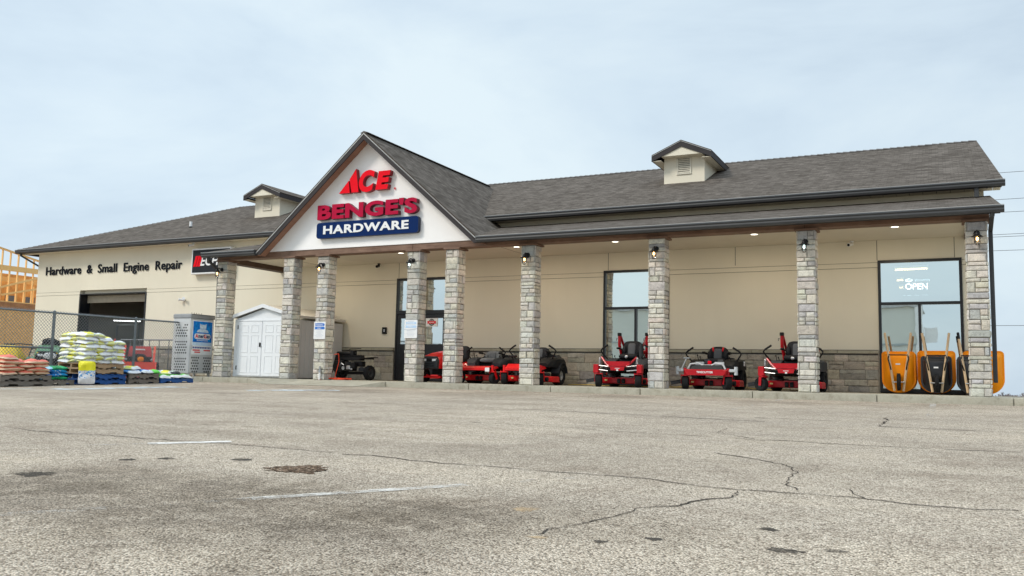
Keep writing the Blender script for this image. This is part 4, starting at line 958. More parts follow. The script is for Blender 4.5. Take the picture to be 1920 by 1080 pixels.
for s_ in (-1, 1):
    a, b_ = (-1.06, -.058) if s_ < 0 else (-.042, .99)
    mb = MB(); mb.box(a, b_, d0-.032, d0-.001, .06, 1.79, .008)
    xm_ = (a+b_)/2
    for x0_, x1_ in ((a+.13, xm_-.06), (xm_+.06, b_-.13)):
        for z0_, z1_ in ((.16, .70), (.80, 1.36), (1.44, 1.68)):
            for q_ in ((x0_, x1_, z0_, z0_+.02), (x0_, x1_, z1_-.02, z1_), (x0_, x0_+.02, z0_+.02, z1_-.02), (x1_-.02, x1_, z0_+.02, z1_-.02)): mb.box(q_[0], q_[1], d0-.041, d0-.033, q_[2], q_[3], .003)
    dd = mb.build('shed_door', MVN, sh)
    mb = MB()
    for z in (.25, 1.55): mb.box(a-.03 if s_ < 0 else b_, a if s_ < 0 else b_+.03, d0-.045, d0-.005, z, z+.13, .005)
    mb.build('hinge', MDG, dd)
    if s_ < 0: mb = MB(); mb.box(b_-.07, b_-.015, d0-.075, d0-.033, .98, 1.12, .012); mb.build('shed_latch', MBK, dd)

# log splitter
ls = thing('log_splitter', 'black towable log splitter with engine beside the shed', 'log splitter', (-16.5, 1.5, 0), R(-4)); ls.scale = (.92, .92, .92)
def wheel(root, name, c, r, wd, axis=(1, 0, 0), rim=None, rr=.55, tread=True):
    M = Matrix.Translation(c) @ Vector(axis).to_track_quat('Z', 'Y').to_matrix().to_4x4(); h = wd/2; mb = MB()
    mb.lathe([(r*rr, -h*.8), (r*.82, -h), (r*.95, -h*.82), (r, -h*.45), (r, h*.45), (r*.95, h*.82), (r*.82, h), (r*rr, h*.8)], M, 28)
    if tread:
        for k in range(22):
            a = 2*math.pi*k/22; mb.cbox(M @ Vector((r*math.cos(a), r*math.sin(a), h*.3*(1 if k % 2 else -1))), (.012, .018, h), (M.to_3x3() @ Matrix.Rotation(a, 3, 'Z')).to_euler())
    o = mb.build(name, MRB, root)
    mb = MB(); mb.lathe([(0, -h*.35), (r*.16, -h*.35), (r*.16, -h*.6), (r*rr*.6, -h*.3), (r*rr, -h*.7), (r*rr, h*.7), (r*rr*.6, h*.3), (r*.16, h*.6), (r*.16, h*.35), (0, h*.35)], M, 24); mb.build('rim', rim or MDG, o)
    return o
for s_ in (-1, 1): wheel(ls, 'wheel', (s_*.62, 0, .25), .25, .17, rim=MDG)
mb = MB(); mb.box(-.54, .54, -.05, .05, .19, .29, .01); mb.build('axle', MBK, ls)
mb = MB(); mb.box(-.80, .34, -.13, .07, .66, .82, .012); mb.box(-.80, .30, -.16, .10, .825, .845); mb.box(.0, .75, -.10, .06, .70, .74); mb.cbox((.55, -.02, .745), (.62, .34, .03), (0, R(-4), 0), .01); mb.build('beam', MBK, ls)
mb = MB(); mb.cyl((-.78, -.03, .90), (-.15, -.03, .90), .07); mb.cyl((-.15, -.03, .90), (.05, -.03, .90), .025); mb.box(-.16, -.02, -.12, .08, .82, 1.0, .01); mb.build('ram', MBK, ls)
mb = MB(); mb.box(-.34, .10, -.34, -.02, .30, .46, .02); mb.cyl((-.12, -.18, .46), (-.12, -.18, .62), .16, .15, 20); mb.cbox((.12, -.22, .50), (.18, .2, .22), bev=.03); mb.cyl((-.36, -.2, .44), (-.46, -.2, .44), .10, .10, 18); mb.build('engine', MBK, ls)
mb = MB(); mb.cbox((-.02, -.345, .42), (.16, .02, .12), (0, 0, 0), .01); mb.cyl((-.22, -.35, .40), (-.22, -.38, .40), .06); mb.tube([(-.4, -.3, .52), (-.3, -.36, .56), (-.2, -.35, .50)], .02); mb.cbox((.1, -.33, .37), (.1, .02, .05)); mb.build('engine_trim', MSV, ls)
mb = MB(); mb.box(-.74, -.38, -.28, .14, .26, .66, .05, seg=2); mb.build('oil_tank', MBK, ls); mb = MB(); mb.box(.0, .36, -.12, .12, .46, .64, .03); mb.build('valve_block', MBK, ls)
mb = MB(); mb.box(.26, .52, -.16, -.02, .30, .42, .02); mb.cbox((.40, -.162, .40), (.13, .004, .09)); mb.build('battery_box', MDG, ls)
mb = MB(); mb.cyl((-.78, -.1, .84), (-.95, -.1, .25), .03); mb.tube([(-.34, .05, .86), (-.34, .07, 1.06), (.02, .07, 1.07), (.16, .07, 1.07)], .014); mb.build('control_handle', MBK, ls)
# cords
def loose_cord(name, label, pts, r, mat_, cat='cord'):
    mb = MB(); o = Vector(pts[0]); mb.tube([Vector(p)-o for p in pts], r, 6); c = mb.build(name, mat_); c.location = o; return tag(c, label, cat)
MCO = pm('orange_cord', (.74, .06, .015), .6); rng = random.Random(3); pts = [(-16.95, 1.0, .78), (-16.75, .96, .80), (-16.72, .95, .55), (-16.80, .96, .3), (-16.85, .94, .05)]
for k in range(170):
    a = k*.42; r_ = .33+.12*math.sin(k*.31); pts.append((-16.45+r_*1.15*math.cos(a)+rng.uniform(-.05, .05), .55+r_*.7*math.sin(a)+rng.uniform(-.03, .03), .014+.045*abs(math.sin(k*.9))*(1-.5*math.sin(k*.13)**2)))
pts += [(-17.0, .3, .012), (-16.8, .05, .012), (-16.6, -.06, .012)]
loose_cord('extension_cord', 'tangled orange extension cord heaped beside the log splitter', pts, .011, MCO)
pts = [(-9.6+.35*k, 2.25+.06*math.sin(k*1.3), .02+.012*math.sin(k)**2+.16*math.exp(-((k-12)/1.6)**2)) for k in range(19)]
loose_cord('extension_cord', 'thin yellow cord along the foot of the wall behind the mowers', pts, .009, pm('yellow_cord', (.62, .42, .08), .6))

# ================================================================== mowers and tractors
MSEAT = pm('seat_black', (.012, .012, .014), .65, var=.25, bump=.2, spec=.2); MDECKB = pm('deck_shadow_black', (.012, .012, .012), .7)
MGW = pm('pearl_white_plastic', (.48, .50, .515), .45, var=.08, spec=.3); MENG = pm('engine_black', (.014, .014, .015), .55, var=.35, spec=.25)
def caster(root, x, y, r, wd, fork, turn=0, fmat=None):
    """front castor: fork > wheel is a sub-part of the fork"""
    mb = MB(); c, s_ = math.cos(turn), math.sin(turn); d = lambda lx, ly, z: (x+lx*c-ly*s_, y+lx*s_+ly*c, z)
    mb.cyl((x, y, r*1.95), (x, y, r*1.95+.20), .038, .038, 12)
    mb.cbox((x, y, r*2.05), (wd+.05, .11, .03), (0, 0, turn), .006)
    for k in (-1, 1):
        a = Vector(d(k*(wd/2+.018), 0, r*2.05)); b_ = Vector(d(k*(wd/2+.018), .075, r)); q = (b_-a).to_track_quat('Z', 'Y').to_matrix().to_4x4()
        mb.cbox((a+b_)/2, (.014, .075, (b_-a).length+.06), (math.atan2((b_-a).y*c, -(b_-a).z)*1.0, 0, turn), .004)
    f = mb.build('castor_fork', fmat or MRD, root)
    wheel(f, 'castor_wheel', d(0, .075, r), r, wd, (c, s_, 0), rim=fork, rr=.45, tread=False); return f
def zero_turn(label, loc, rz=0, sc=1.0, kind='suspension', group='zero turn mowers lined up under the canopy'):
    t_ = thing('riding_mower', label, 'riding mower', loc, rz, group); t_.scale = (sc, sc, sc)
    red = MRD if kind in ('suspension', 'white') else MRD2
    # wheels
    turn = {'suspension': .25, 'white': .18, 'compact': -.35, 'box': .3}[kind]
    for s_ in (-1, 1):
        caster(t_, s_*.53, -.86, .165, .165, MDG, turn+(.9 if kind == 'suspension' and 'rightmost' in label and s_ < 0 else 0)+(.45 if kind == 'white' and s_ > 0 else 0), red)
        wheel(t_, 'drive_wheel', (s_*.53, .46, .27), .27, .26, rim=MGM if kind in ('compact', 'box') else MDG, rr=.5)
    # deck
    mb = MB(); o_ = [(-.70, -.34), (-.55, -.52), (-.2, -.56), (.2, -.56), (.55, -.52), (.70, -.34), (.70, .12), (.4, .26), (-.4, .26), (-.70, .12)]
    rings = [[(x*k, y*k if y > 0 else y+.0*k, z) for x, y in o_] for k, z in ((1, .11), (1, .215), (.96, .24), (.5, .255))]
    mb.loft([[Vector(p) for p in r_] for r_ in rings]); mb.box(-.70, .70, -.38, .16, .085, .11, .004); dk = mb.build('cutting_deck', red, t_, 30)
    for x in (-.06, .06, -.62, .62):
        mb = MB(); mb.cyl((x-.035, -.60, .16), (x+.035, -.60, .16), .06, .06, 16); mb.build('gauge_wheel', MRB, dk)
    mb = MB(); mb.cbox((-.86, -.2, .205), (.36, .42, .03), (0, R(-14), 0), .01); mb.cbox((-.86, -.40, .17), (.34, .02, .10), (0, R(-10), 0), .006); mb.build('discharge_chute', MDG, dk)
    # frame, floor
    mb = MB()
    for s_ in (-1, 1): mb.box(s_*.30-.03, s_*.30+.03, -.84, .86, .36, .46, .008)
    mb.box(-.50, .50, -.88, -.80, .41, .47, .012); mb.build('frame', MGW if kind == 'white' else MBK, t_)
    mb = MB(); mb.box(-.33, .33, -.80, -.12, .465, .49, .006); mb.build('foot_plate', MBK, t_)
    if kind == 'suspension':
        mb = MB()
        for s_ in (-1, 1):
            mb.box(s_*.58-.07, s_*.58+.07, -.95, -.80, .36, .58, .012)
            mb.tube([(s_*.22, -.93, .52), (s_*.34, -.87, .62), (s_*.47, -.80, .77)], .026)
        mb.build('suspension_post', red, t_)
        mb = MB(); mb.prism([(-.17, .43), (.17, .43), (.20, .53), (-.20, .53)], .93, .96, FRONT); mb.prism([(-.24, .54), (.24, .54), (.34, .66), (-.34, .66)], .80, .92, FRONT); mb.build('front_panel', red, t_)
        mb = MB(); 
        for i in range(6): mb.box(-.06+i*.021, -.044+i*.021, -.963, -.961, .475, .49)
        mb.box(-.02, .03, -.963, -.961, .42, .455); mb.build('panel_marks', MWH, t_)
        for s_ in (-1, 1):
            mb = MB()
            for z in (.435, .545): mb.cyl((s_*.25, -.945, z-.02), (s_*.53, -.90, z+.01), .016, .016, 10)
            mb.build('control_arm', MSV, t_)
        for s_ in (-1, 1):
            mb = MB()
            for k in range(7): mb.lathe([(.03, 0), (.045, .011), (.03, .022)], Matrix.Translation((s_*.50, -.84, .58+k*.024)), 12)
            mb.cyl((s_*.50, -.84, .56), (s_*.50, -.84, .77), .022); mb.build('shock_absorber', MSV, t_)
    elif kind == 'white':
        mb = MB(); mb.loft([[Vector(p) for p in r_] for r_ in ([(-.50, -.93, .36), (.50, -.93, .36), (.54, -.93, .49), (-.54, -.93, .49)], [(-.44, -1.0, .345), (.44, -1.0, .345), (.52, -1.0, .47), (-.52, -1.0, .47)])]); bp2 = mb.build('bumper', red, t_)
        mb = MB(); letters(mb, text_geo('TIMECUTTER', .05, .40, .003, .03, .12), front_at(-.21, -1.0005, .395)); mb.build('bumper_letters', [MWH, MWH], bp2)
        mb = MB()
        for s_ in (-1, 1): mb.box(s_*.64-.08, s_*.64+.08, -.93, -.82, .43, .50, .012); mb.cyl((s_*.72, -.875, .36), (s_*.72, -.875, .56), .045)
        mb.build('axle_end', MGW, t_)
        mb = MB(); mb.tube([(-.46, -.86, .50), (-.40, -.84, .62), (-.22, -.82, .64), (-.10, -.8, .59), (.10, -.8, .59), (.22, -.82, .64), (.40, -.84, .62), (.46, -.86, .50)], .022); mb.box(-.36, -.14, -.55, -.50, .52, .68, .01); mb.box(.12, .36, -.55, -.50, .52, .68, .01); mb.build('foot_guard', MGW, t_)
        mb = MB(); mb.loft([[Vector(p) for p in r_] for r_ in ([(-.40, -.86, .49), (.40, -.86, .49), (.36, -.82, .60), (-.36, -.82, .60)], [(-.40, -.70, .50), (.40, -.70, .50), (.36, -.70, .58), (-.36, -.70, .58)])]); mb.build('foot_mat', MBK, t_)
        mb = MB(); mb.cbox((0, -.53, .66), (.09, .05, .09), bev=.012); mb.build('lift_knob', MAR, t_)
        mb = MB(); mb.tube([(-.62, -.86, .50), (-.56, -.7, .72), (-.55, -.66, .76)], .014); mb.cbox((-.55, -.66, .77), (.16, .06, .03), bev=.008); mb.build('deck_pedal', MGW, t_)
    else:
        mb = MB(); mb.loft([[Vector(p) for p in r_] for r_ in ([(-.46, -.98, .38), (.46, -.98, .38), (.46, -.98, .44), (-.46, -.98, .44)], [(-.48, -.80, .37), (.48, -.80, .37), (.44, -.80, .50 if kind == 'compact' else .56), (-.44, -.80, .50 if kind == 'compact' else .56)], [(-.48, -.30, .46), (.48, -.30, .46), (.44, -.30, .50), (-.44, -.30, .50)])])
        mb.build('front_cowl', red, t_)
        mb = MB(); mb.cbox((.42, -.985, .40), (.13, .012, .11)); mb.build('paper_tag', MWH, t_)
        if kind == 'box':
            mb = MB(); mb.tube([(-.3, -.75, .5), (-.32, -.78, .72), (-.36, -.80, .76), (-.26, -.80, .77)], .025); mb.cbox((-.31, -.79, .77), (.22, .10, .05), bev=.015); mb.build('steering_stub', MBK, t_)
            mb = MB(); mb.cbox((.12, -.62, .60), (.42, .34, .16), bev=.04, seg=2); mb.build('red_console', red, t_)
    # side pods
    for s_ in (-1, 1):
        mb = MB(); rings = []
        for y, z0_, z1_, xo in ((-.32, .50, .60, .52), (-.16, .49, .72, .60), (.2, .49, .77, .64), (.62, .50, .76, .66), (.84, .54, .66, .62)):
            xi = .27; rings.append([Vector((s_*x, y, z)) for x, z in ((xi, z0_), (xo, z0_), (xo, z1_-.05), (xo-.05, z1_), (xi, z1_))][::s_])
        mb.loft(rings); mb.build('side_pod', MDG if kind in ('compact', 'suspension') else MBK, t_, 40)
        mb = MB()
        if kind == 'white' and s_ > 0: mb.cbox((.655, .45, .66), (.012, .14, .12)); mb.build('pod_badge', MWH, t_)
    # engine
    mb = MB(); mb.box(-.27, .27, .62, 1.0, .40, .74, .03, seg=2); mb.cyl((0, .80, .74), (0, .80, .90), .20, .17, 22); mb.cbox((.24, .80, .70), (.16, .30, .24), bev=.04, seg=2); mb.cbox((-.24, .80, .66), (.14, .26, .2), bev=.04, seg=2); mb.box(-.40, .40, 1.0, 1.04, .36, .62, .01); mb.build('engine', MENG, t_)
    if kind in ('compact', 'box'):
        mb = MB(); rings = [[Vector((x*k, y, z)) for x, z in ((-.50, .50), (.50, .50), (.50, .72), (.36, .86), (-.36, .86), (-.50, .72))] for y, k in ((.60, 1), (.95, 1), (1.10, .8))]; mb.loft(rings); eh = mb.build('engine_hood', MDG if kind == 'box' else MBK, t_)
        mb = MB(); mb.box(.502, .505, .66, .86, .60, .70) ; mb.build('hood_badge', MRD if kind == 'compact' else MSV, eh)
        for s_ in (-1, 1):
            mb = MB()
            P = [Vector((s_*.54, .46+.34*math.cos(a), .27+.34*math.sin(a))) for a in [R(10+16*k) for k in range(11)]]
            mb.loft([[p+Vector((s_*.15, 0, 0)), p+Vector((s_*.15, 0, .02)), p+Vector((-s_*.10, 0, .02)), p+Vector((-s_*.10, 0, 0))][::s_] for p in P]); mb.build('fender', MDG, t_)
    # seat
    hi = {'suspension': 1.24, 'white': 1.10, 'compact': .96, 'box': 1.06}[kind]; zc = {'suspension': .80, 'white': .70, 'compact': .66, 'box': .70}[kind]
    mb = MB(); mb.box(-.25, .25, .0, .42, .48, zc-.06, .02); mb.build('seat_base', MBK, t_)
    mb = MB(); mb.blob((0, .19, zc), (.54, .52, .16), (R(-4), 0, 0), 4); mb.blob((0, -.03, zc+.01), (.50, .14, .12), p=3); cu = mb.build('seat_cushion', MGY if kind == 'compact' else MSEAT, t_)
    bw = .52; hgt = hi-zc
    mb = MB(); mb.blob((0, .43, zc+hgt/2+.0), (bw, .17, hgt), (R(-9), 0, 0), 3.6 if kind != 'white' else 2.8, 20, 14)
    for s_ in (-1, 1): mb.blob((s_*.20, .37, zc+hgt*.40), (.13, .18, hgt*.62), (R(-9), 0, s_*R(18)), 2.6)
    bkk = mb.build('seat_back', MGY if kind == 'compact' else MSEAT, t_)
    mb = MB(); mb.blob((0, .365, zc+hgt*.47), (.21, .10, hgt*.78), (R(-9), 0, 0), 5); mb.build('seat_insert', pm('seat_grey', (.075, .078, .084), .7, var=.15), bkk)
    if kind == 'white':
        for s_ in (-1, 1): mb = MB(); mb.blob((s_*.125, .388, zc+hgt*.80), (.05, .10, hgt*.32), (R(-12), s_*R(10), 0), 2.6); mb.build('seat_stripe', MRD2, bkk)
        for s_ in (-1, 1): mb = MB(); mb.box(s_*.17-.07, s_*.17+.07, -.115, -.095, zc-.06, zc+.05, .01); mb.build('cushion_panel', MATS['seat_grey'], cu)
    if kind == 'suspension':
        mb = MB(); mb.lathe([(0, .03), (.03, .026), (.045, .01), (.045, 0)], front_at(-.02, -.10, zc-.0), 18); mb.build('seat_dial', MSV, cu)
    for s_ in (-1, 1):
        mb = MB(); mb.tube([(s_*.27, .42, zc+.20), (s_*.32, .40, zc+.22), (s_*.32, .10, zc+.23)], .02); mb.blob((s_*.32, .18, zc+.235), (.07, .28, .06), p=3); mb.build('armrest', MBK, t_)
        k = {'suspension': .06, 'white': 0, 'compact': -.0, 'box': .04}[kind]
        pts = [(s_*.52, .05, .60), (s_*.55, -.06, .68+k), (s_*.68, -.16, .85+k), (s_*.70, -.17, .90+k), (s_*.66, -.18, .95+k), (s_*.50, -.20, 1.05+k)]
        if kind == 'compact': pts = [(x*.88, y, z*1.0) for x, y, z in pts]
        mb = MB(); mb.tube(pts, .019, 10); mb.tube([Vector(pts[-2]), Vector(pts[-1])], .025, 10); mb.build('steering_lever', MBK, t_)
    if kind == 'suspension':
        for s_ in (-1, 1):
            mb = MB(); mb.tube([(s_*.36, .62, .50), (s_*.36, .60, .80), (s_*.37, .54, .96), (s_*.385, .46, 1.12), (s_*.385, .46, 1.40)], .042, 10); rp_ = mb.build('roll_bar_post', MRD, t_)
            mb = MB(); mb.cbox((s_*.385, .46, 1.42), (.095, .10, .09), bev=.012); mb.tube([(s_*.385-.05, .46, 1.30), (s_*.385-.09, .46, 1.31), (s_*.385-.09, .46, 1.25)], .008); mb.build('hinge_bracket', MBK, rp_)
        mb = MB(); mb.tube([(-.385, .52, 1.40), (-.385, 1.0, 1.02), (-.30, 1.04, .98), (.30, 1.04, .98), (.385, 1.0, 1.02), (.385, .52, 1.40)], .036, 10); mb.build('folded_roll_bar', MRD, t_)
        mb = MB(); mb.cyl((.33, .10, .62), (.33, .10, 1.10), .06, .06, 14); mb.cyl((.33, .10, 1.10), (.33, .10, 1.16), .045, .045, 14); mb.build('canister', MDG, t_)
    mb = MB()
    for i, (x, y, l_) in enumerate(((-.40, -.05, .14), (-.36, .05, .10), (.40, .0, .09))): mb.tube([(x, y, .72), (x-.02, y-.03, .72+l_)], .009, 6); mb.blob((x-.02, y-.03, .72+l_), (.035, .035, .045), p=2)
    mb.build('control_lever', MBK, t_)
    mb = MB()
    for x, y, z, w_, h_ in ((-.46, -.5605, .16, .07, .04), (.34, -.5605, .165, .05, .03), (.66, -.20, .18, .0, .0)):
        if w_: mb.box(x, x+w_, y-.002, y+.004, z, z+h_)
    mb.build('warning_label', pm('label_yellow', (.75, .62, .25), .6, var=.4, scale=60), dk)
    mb = MB()
    for s_ in (-1, 1): mb.cyl((s_*.42, -.18, .255), (s_*.42, -.18, .33), .13, .11, 18); mb.box(s_*.20-.02, s_*.20+.02, -.5, .2, .258, .30)
    mb.box(-.34, .34, -.26, -.10, .258, .285, .01); mb.build('belt_cover', MBK, dk)
    mb = MB(); mb.tube([(-.28, -.60, .45), (-.38, -.70, .40), (-.45, -.62, .33), (-.40, -.40, .28)], .012, 6); mb.tube([(.28, -.62, .45), (.40, -.66, .38), (.44, -.5, .30)], .012, 6); mb.tube([(.25, .5, .55), (.34, .62, .50), (.30, .72, .42)], .014, 6); mb.build('cable', MBK, t_); return t_
zero_turn('red zero turn mower with two tall red posts before the tall shop window', (-7.52, 1.38, 0), R(2), 1.0, 'suspension')
zero_turn('zero turn mower with pearl white frame, red bumper and red striped seat', (-5.22, 1.40, 0), R(0), 1.0, 'white')
zero_turn('rightmost red zero turn mower with tall red post, partly behind a pillar', (-3.27, 1.36, 0), R(-3), 1.0, 'suspension')
zero_turn('low red zero turn mower with a plain grey seat and black engine hood', (-11.75, 1.40, 0), R(4), .98, 'compact')
zero_turn('bright red mower with dark grey hood and fenders, half hidden by a pillar', (-10.24, 1.34, 0), R(2), 1.0, 'box')

def tractor(label, loc, rz, body, sc=1.0, grille=MDG, lamp=MWH, cat='lawn tractor', group=None, trim=None):
    t_ = thing('lawn_tractor', label, cat, loc, rz, group); t_.scale = (sc,)*3
    for s_ in (-1, 1): wheel(t_, 'front_wheel', (s_*.40, -.62, .19), .19, .15, rim=MDG); wheel(t_, 'rear_wheel', (s_*.42, .52, .26), .26, .22, rim=MDG)
    mb = MB()
    sec = lambda y, w_, z0_, z1_: [Vector((x, y, z)) for x, z in ((-w_, z0_), (w_, z0_), (w_*1.02, z1_-.12), (w_*.82, z1_-.02), (w_*.3, z1_), (-w_*.3, z1_), (-w_*.82, z1_-.02), (-w_*1.02, z1_-.12))]
    mb.loft([sec(-.92, .26, .40, .70), sec(-.84, .29, .38, .76), sec(-.5, .30, .40, .84), sec(-.1, .31, .46, .90)]); hd = mb.build('hood', body, t_, 50)
    mb = MB(); mb.loft([[Vector((x, y, z)) for x, z in ((-.25*k, z0_), (.25*k, z0_), (.27*k, .60), (.20*k, z1_), (-.20*k, z1_), (-.27*k, .60))] for y, k, z0_, z1_ in ((-.90, 1.06, .36, .72), (-.965, 1.0, .38, .71), (-.985, .88, .42, .68))]); gr = mb.build('grille', grille, hd)
    mb = MB()
    for z in (.44, .50): mb.box(-.17, .17, -.992, -.984, z, z+.022, .003)
    mb.box(-.09, .09, -.992, -.984, .575, .655, .004); mb.build('grille_slot', MBK, gr)
    for s_ in (-1, 1): mb = MB(); mb.loft([[Vector(p) for p in r_] for r_ in ([(s_*.10, -.982, .575), (s_*.22, -.975, .585), (s_*.235, -.965, .655), (s_*.10, -.982, .645)][::s_], [(s_*.105, -.999, .585), (s_*.205, -.994, .592), (s_*.22, -.985, .645), (s_*.105, -.997, .638)][::s_])]); mb.build('headlight', lamp, gr)
    if trim: mb = MB(); mb.box(-.24, .24, -.975, -.955, .655, .685, .006); mb.build('trim_strip', trim, gr)
    mb = MB(); mb.box(-.22, .22, -.55, .70, .22, .40, .02); mb.box(-.34, .34, -.1, .3, .34, .37, .01); mb.build('chassis', MBK, t_)
    mb = MB(); mb.box(-.50, .50, -.30, .22, .10, .21, .05, seg=2); mb.box(-.30, .30, -.88, -.78, .13, .17); mb.tube([(-.2, -.82, .2), (-.1, -.7, .16), (.2, -.66, .15), (.3, -.5, .17)], .02); mb.build('mower_deck', body, t_)
    for s_ in (-1, 1):
        mb = MB(); mb.loft([[Vector((s_*x, y, z)) for x, z in ((.18, z_-.05), (.54, z_-.05), (.55, z_), (.18, z_+.03))][::s_] for y, z_ in ((.16, .40), (.26, .53), (.5, .58), (.76, .55), (.84, .44))]); mb.build('fender', body, t_)
    mb = MB(); mb.box(-.22, .22, .25, .70, .50, .62, .02); mb.blob((0, .45, .65), (.46, .46, .13), p=4); mb.build('seat_cushion', MSEAT, t_)
    mb = MB(); mb.blob((0, .68, .85), (.46, .14, .44), (R(-8), 0, 0), 3.6); mb.build('seat_back', MSEAT, t_)
    mb = MB(); mb.tube([(0, -.1, .85), (0, .02, .98)], .03); mb.tube([(.17*math.cos(a), .03+.17*math.sin(a)*.85, .99-.17*math.sin(a)*.45) for a in [2*math.pi*k/20 for k in range(21)]], .016); mb.cbox((0, .03, .985), (.3, .04, .02), (R(-28), 0, 0), .004); mb.build('steering_wheel', MBK, t_); return t_
tractor('red lawn tractor with black grille and two headlights between the entrance pillars', (-13.12, 1.55, 0), R(-4), MRD2, 1.04)
ydz = -.15
gt = tractor('green lawn tractor with a white oval tag behind the chain link fence', (-23.75, -3.75, ydz), R(52), MGR, 1.12, MBK, MWH, trim=MYE)
mb = MB(); mb.blob((.06, -1.0, .60), (.30, .03, .16), p=2.4); mb.build('oval_tag', MWH, gt)
tractor('dark red lawn tractor behind the green one in the fenced yard', (-26.6, -1.55, ydz), R(50), MRD, 1.05)
# yellow mower body beside them
ym = thing('yellow_mower', 'yellow walk mower with black tubular handles inside the fence', 'mower', (-24.6, -4.45, ydz), R(40))
mb = MB(); mb.loft([[Vector((x*k, y*k, z)) for x, y in ((-.40, -.35), (-.2, -.5), (.2, -.5), (.40, -.35), (.40, .35), (-.40, .35))] for z, k in ((.35, 1), (.55, 1), (.72, .85), (.92, .6), (.97, .45))]); mb.build('hood', MYE, ym)
mb = MB(); mb.box(-.42, .42, -.45, .40, .12, .34, .04); mb.cyl((0, 0, .97), (0, 0, 1.02), .16, .12); mb.build('engine', MENG, ym)
for x in (-.42, .42):
    for y in (-.36, .36): wheel(ym, 'wheel', (x, y, .15), .15, .09, rim=MYE)
    mb = MB(); mb.tube([(x, .3, .5), (x, .7, .9), (x*.9, .95, 1.02), (0, 1.0, 1.04)], .018); mb.build('handle', MBK, ym)
# assorted dark engine mower, orange tool
dm = thing('walk_mower', 'black walk mower with upright engine left of the white bag stack, behind the fence', 'mower', (-24.9, -2.15, ydz), R(25))
mb = MB(); mb.blob((0, 0, .36), (.75, .8, .40), p=3.2); mb.build('deck', MBK, dm)
mb = MB(); mb.cyl((0, -.05, .5), (0, -.05, .86), .2, .16, 18); mb.cbox((.16, -.1, .70), (.2, .25, .26), bev=.05); mb.tube([(-.2, -.2, .8), (-.1, -.3, .95), (.1, -.2, .93)], .03); mb.build('engine', MENG, dm)
for x in (-.36, .36):
    for y in (-.36, .36): wheel(dm, 'wheel', (x, y, .14), .14, .07, rim=MWH)
    mb = MB(); mb.tube([(x*.7, .3, .5), (x*.7, .9, .98), (0, .95, 1.02)], .016); mb.build('handle', MBK, dm)
og = thing('orange_blower', 'orange moulded machine cowl beside a fence post', 'machine', (-23.0, -3.85, ydz), R(20))
mb = MB(); mb.loft([[Vector(p) for p in r_] for r_ in ([(-.18, -.2, .30), (.16, -.2, .22), (.16, .2, .22), (-.18, .2, .30)], [(-.28, -.16, .52), (-.02, -.16, .46), (-.02, .16, .46), (-.28, .16, .52)], [(-.30, -.10, .62), (-.18, -.10, .60), (-.18, .10, .60), (-.30, .10, .62)])]); mb.build('cowl', MOR, og)
mb = MB(); mb.box(-.2, .22, -.22, .22, .06, .24, .03); mb.build('base', MBK, og)
for s_ in (-1, 1): wheel(og, 'wheel', (.02, s_*.26, .11), .11, .07, (0, 1, 0), rim=MDG)
# compact loader with bucket
MOG = pm('loader_red', (.72, .045, .008), .4, var=.12, coat=.3); MLR2 = pm('loader_hood_red', (.48, .03, .022), .45, var=.12)
cl = thing('compact_loader', 'red compact loader with a front bucket behind the chain link fence', 'loader', (-26.2, 1.55, ydz), R(48))
mb = MB(); mb.box(-.42, .42, -.30, 1.0, .34, .80, .03); mb.build('chassis', MENG, cl)
for s_ in (-1, 1):
    for y in (-.1, .7): wheel(cl, 'wheel', (s_*.55, y, .30), .30, .24, rim=MOG)
mb = MB(); mb.loft([[Vector(p) for p in r_] for r_ in ([(-.40, .1, .80), (.40, .1, .80), (.40, .95, .80), (-.40, .95, .80)], [(-.36, .28, 1.18), (.36, .28, 1.18), (.38, .92, 1.06), (-.38, .92, 1.06)])]); hd = mb.build('hood', MLR2, cl)
mb = MB()
for i in range(6): mb.box(-.18+i*.06, -.14+i*.06, .10, .20, 1.19, 1.2)
mb.cbox((0, .17, 1.06), (.34, .012, .05), (R(-25), 0, 0)); mb.build('hood_letters', MWH, hd)
for s_ in (-1, 1):
    mb = MB(); mb.prism([(-1.0, .35), (-.86, .30), (-.50, .70), (.3, 1.05), (.3, 1.20), (-.62, .92)], s_*.50-.035, s_*.50+.035, SIDE); mb.build('loader_arm', MOG, cl)
    mb = MB(); mb.cyl((s_*.42, -.55, .70), (s_*.42, .1, .62), .035); mb.build('lift_cylinder', MSV, cl)
mb = MB(); mb.prism([(-1.45, .06), (-1.0, .06), (-.92, .20), (-.94, .60), (-.99, .60), (-1.0, .22), (-1.05, .11), (-1.45, .10)], -.58, .58, SIDE)
for s_ in (-1, 1): mb.prism([(-1.45, .06), (-1.0, .06), (-.92, .2), (-.94, .60), (-1.25, .40)], s_*.58-.015, s_*.58+.015, SIDE)
mb.build('bucket', MOG, cl)
mb = MB(); mb.blob((0, -.28, .72), (.5, .12, .36), p=3); mb.build('front_grille', MENG, cl); mb = MB(); mb.blob((.05, -.34, .70), (.22, .06, .18), p=2.2); mb.build('orange_fan', MOR, cl)
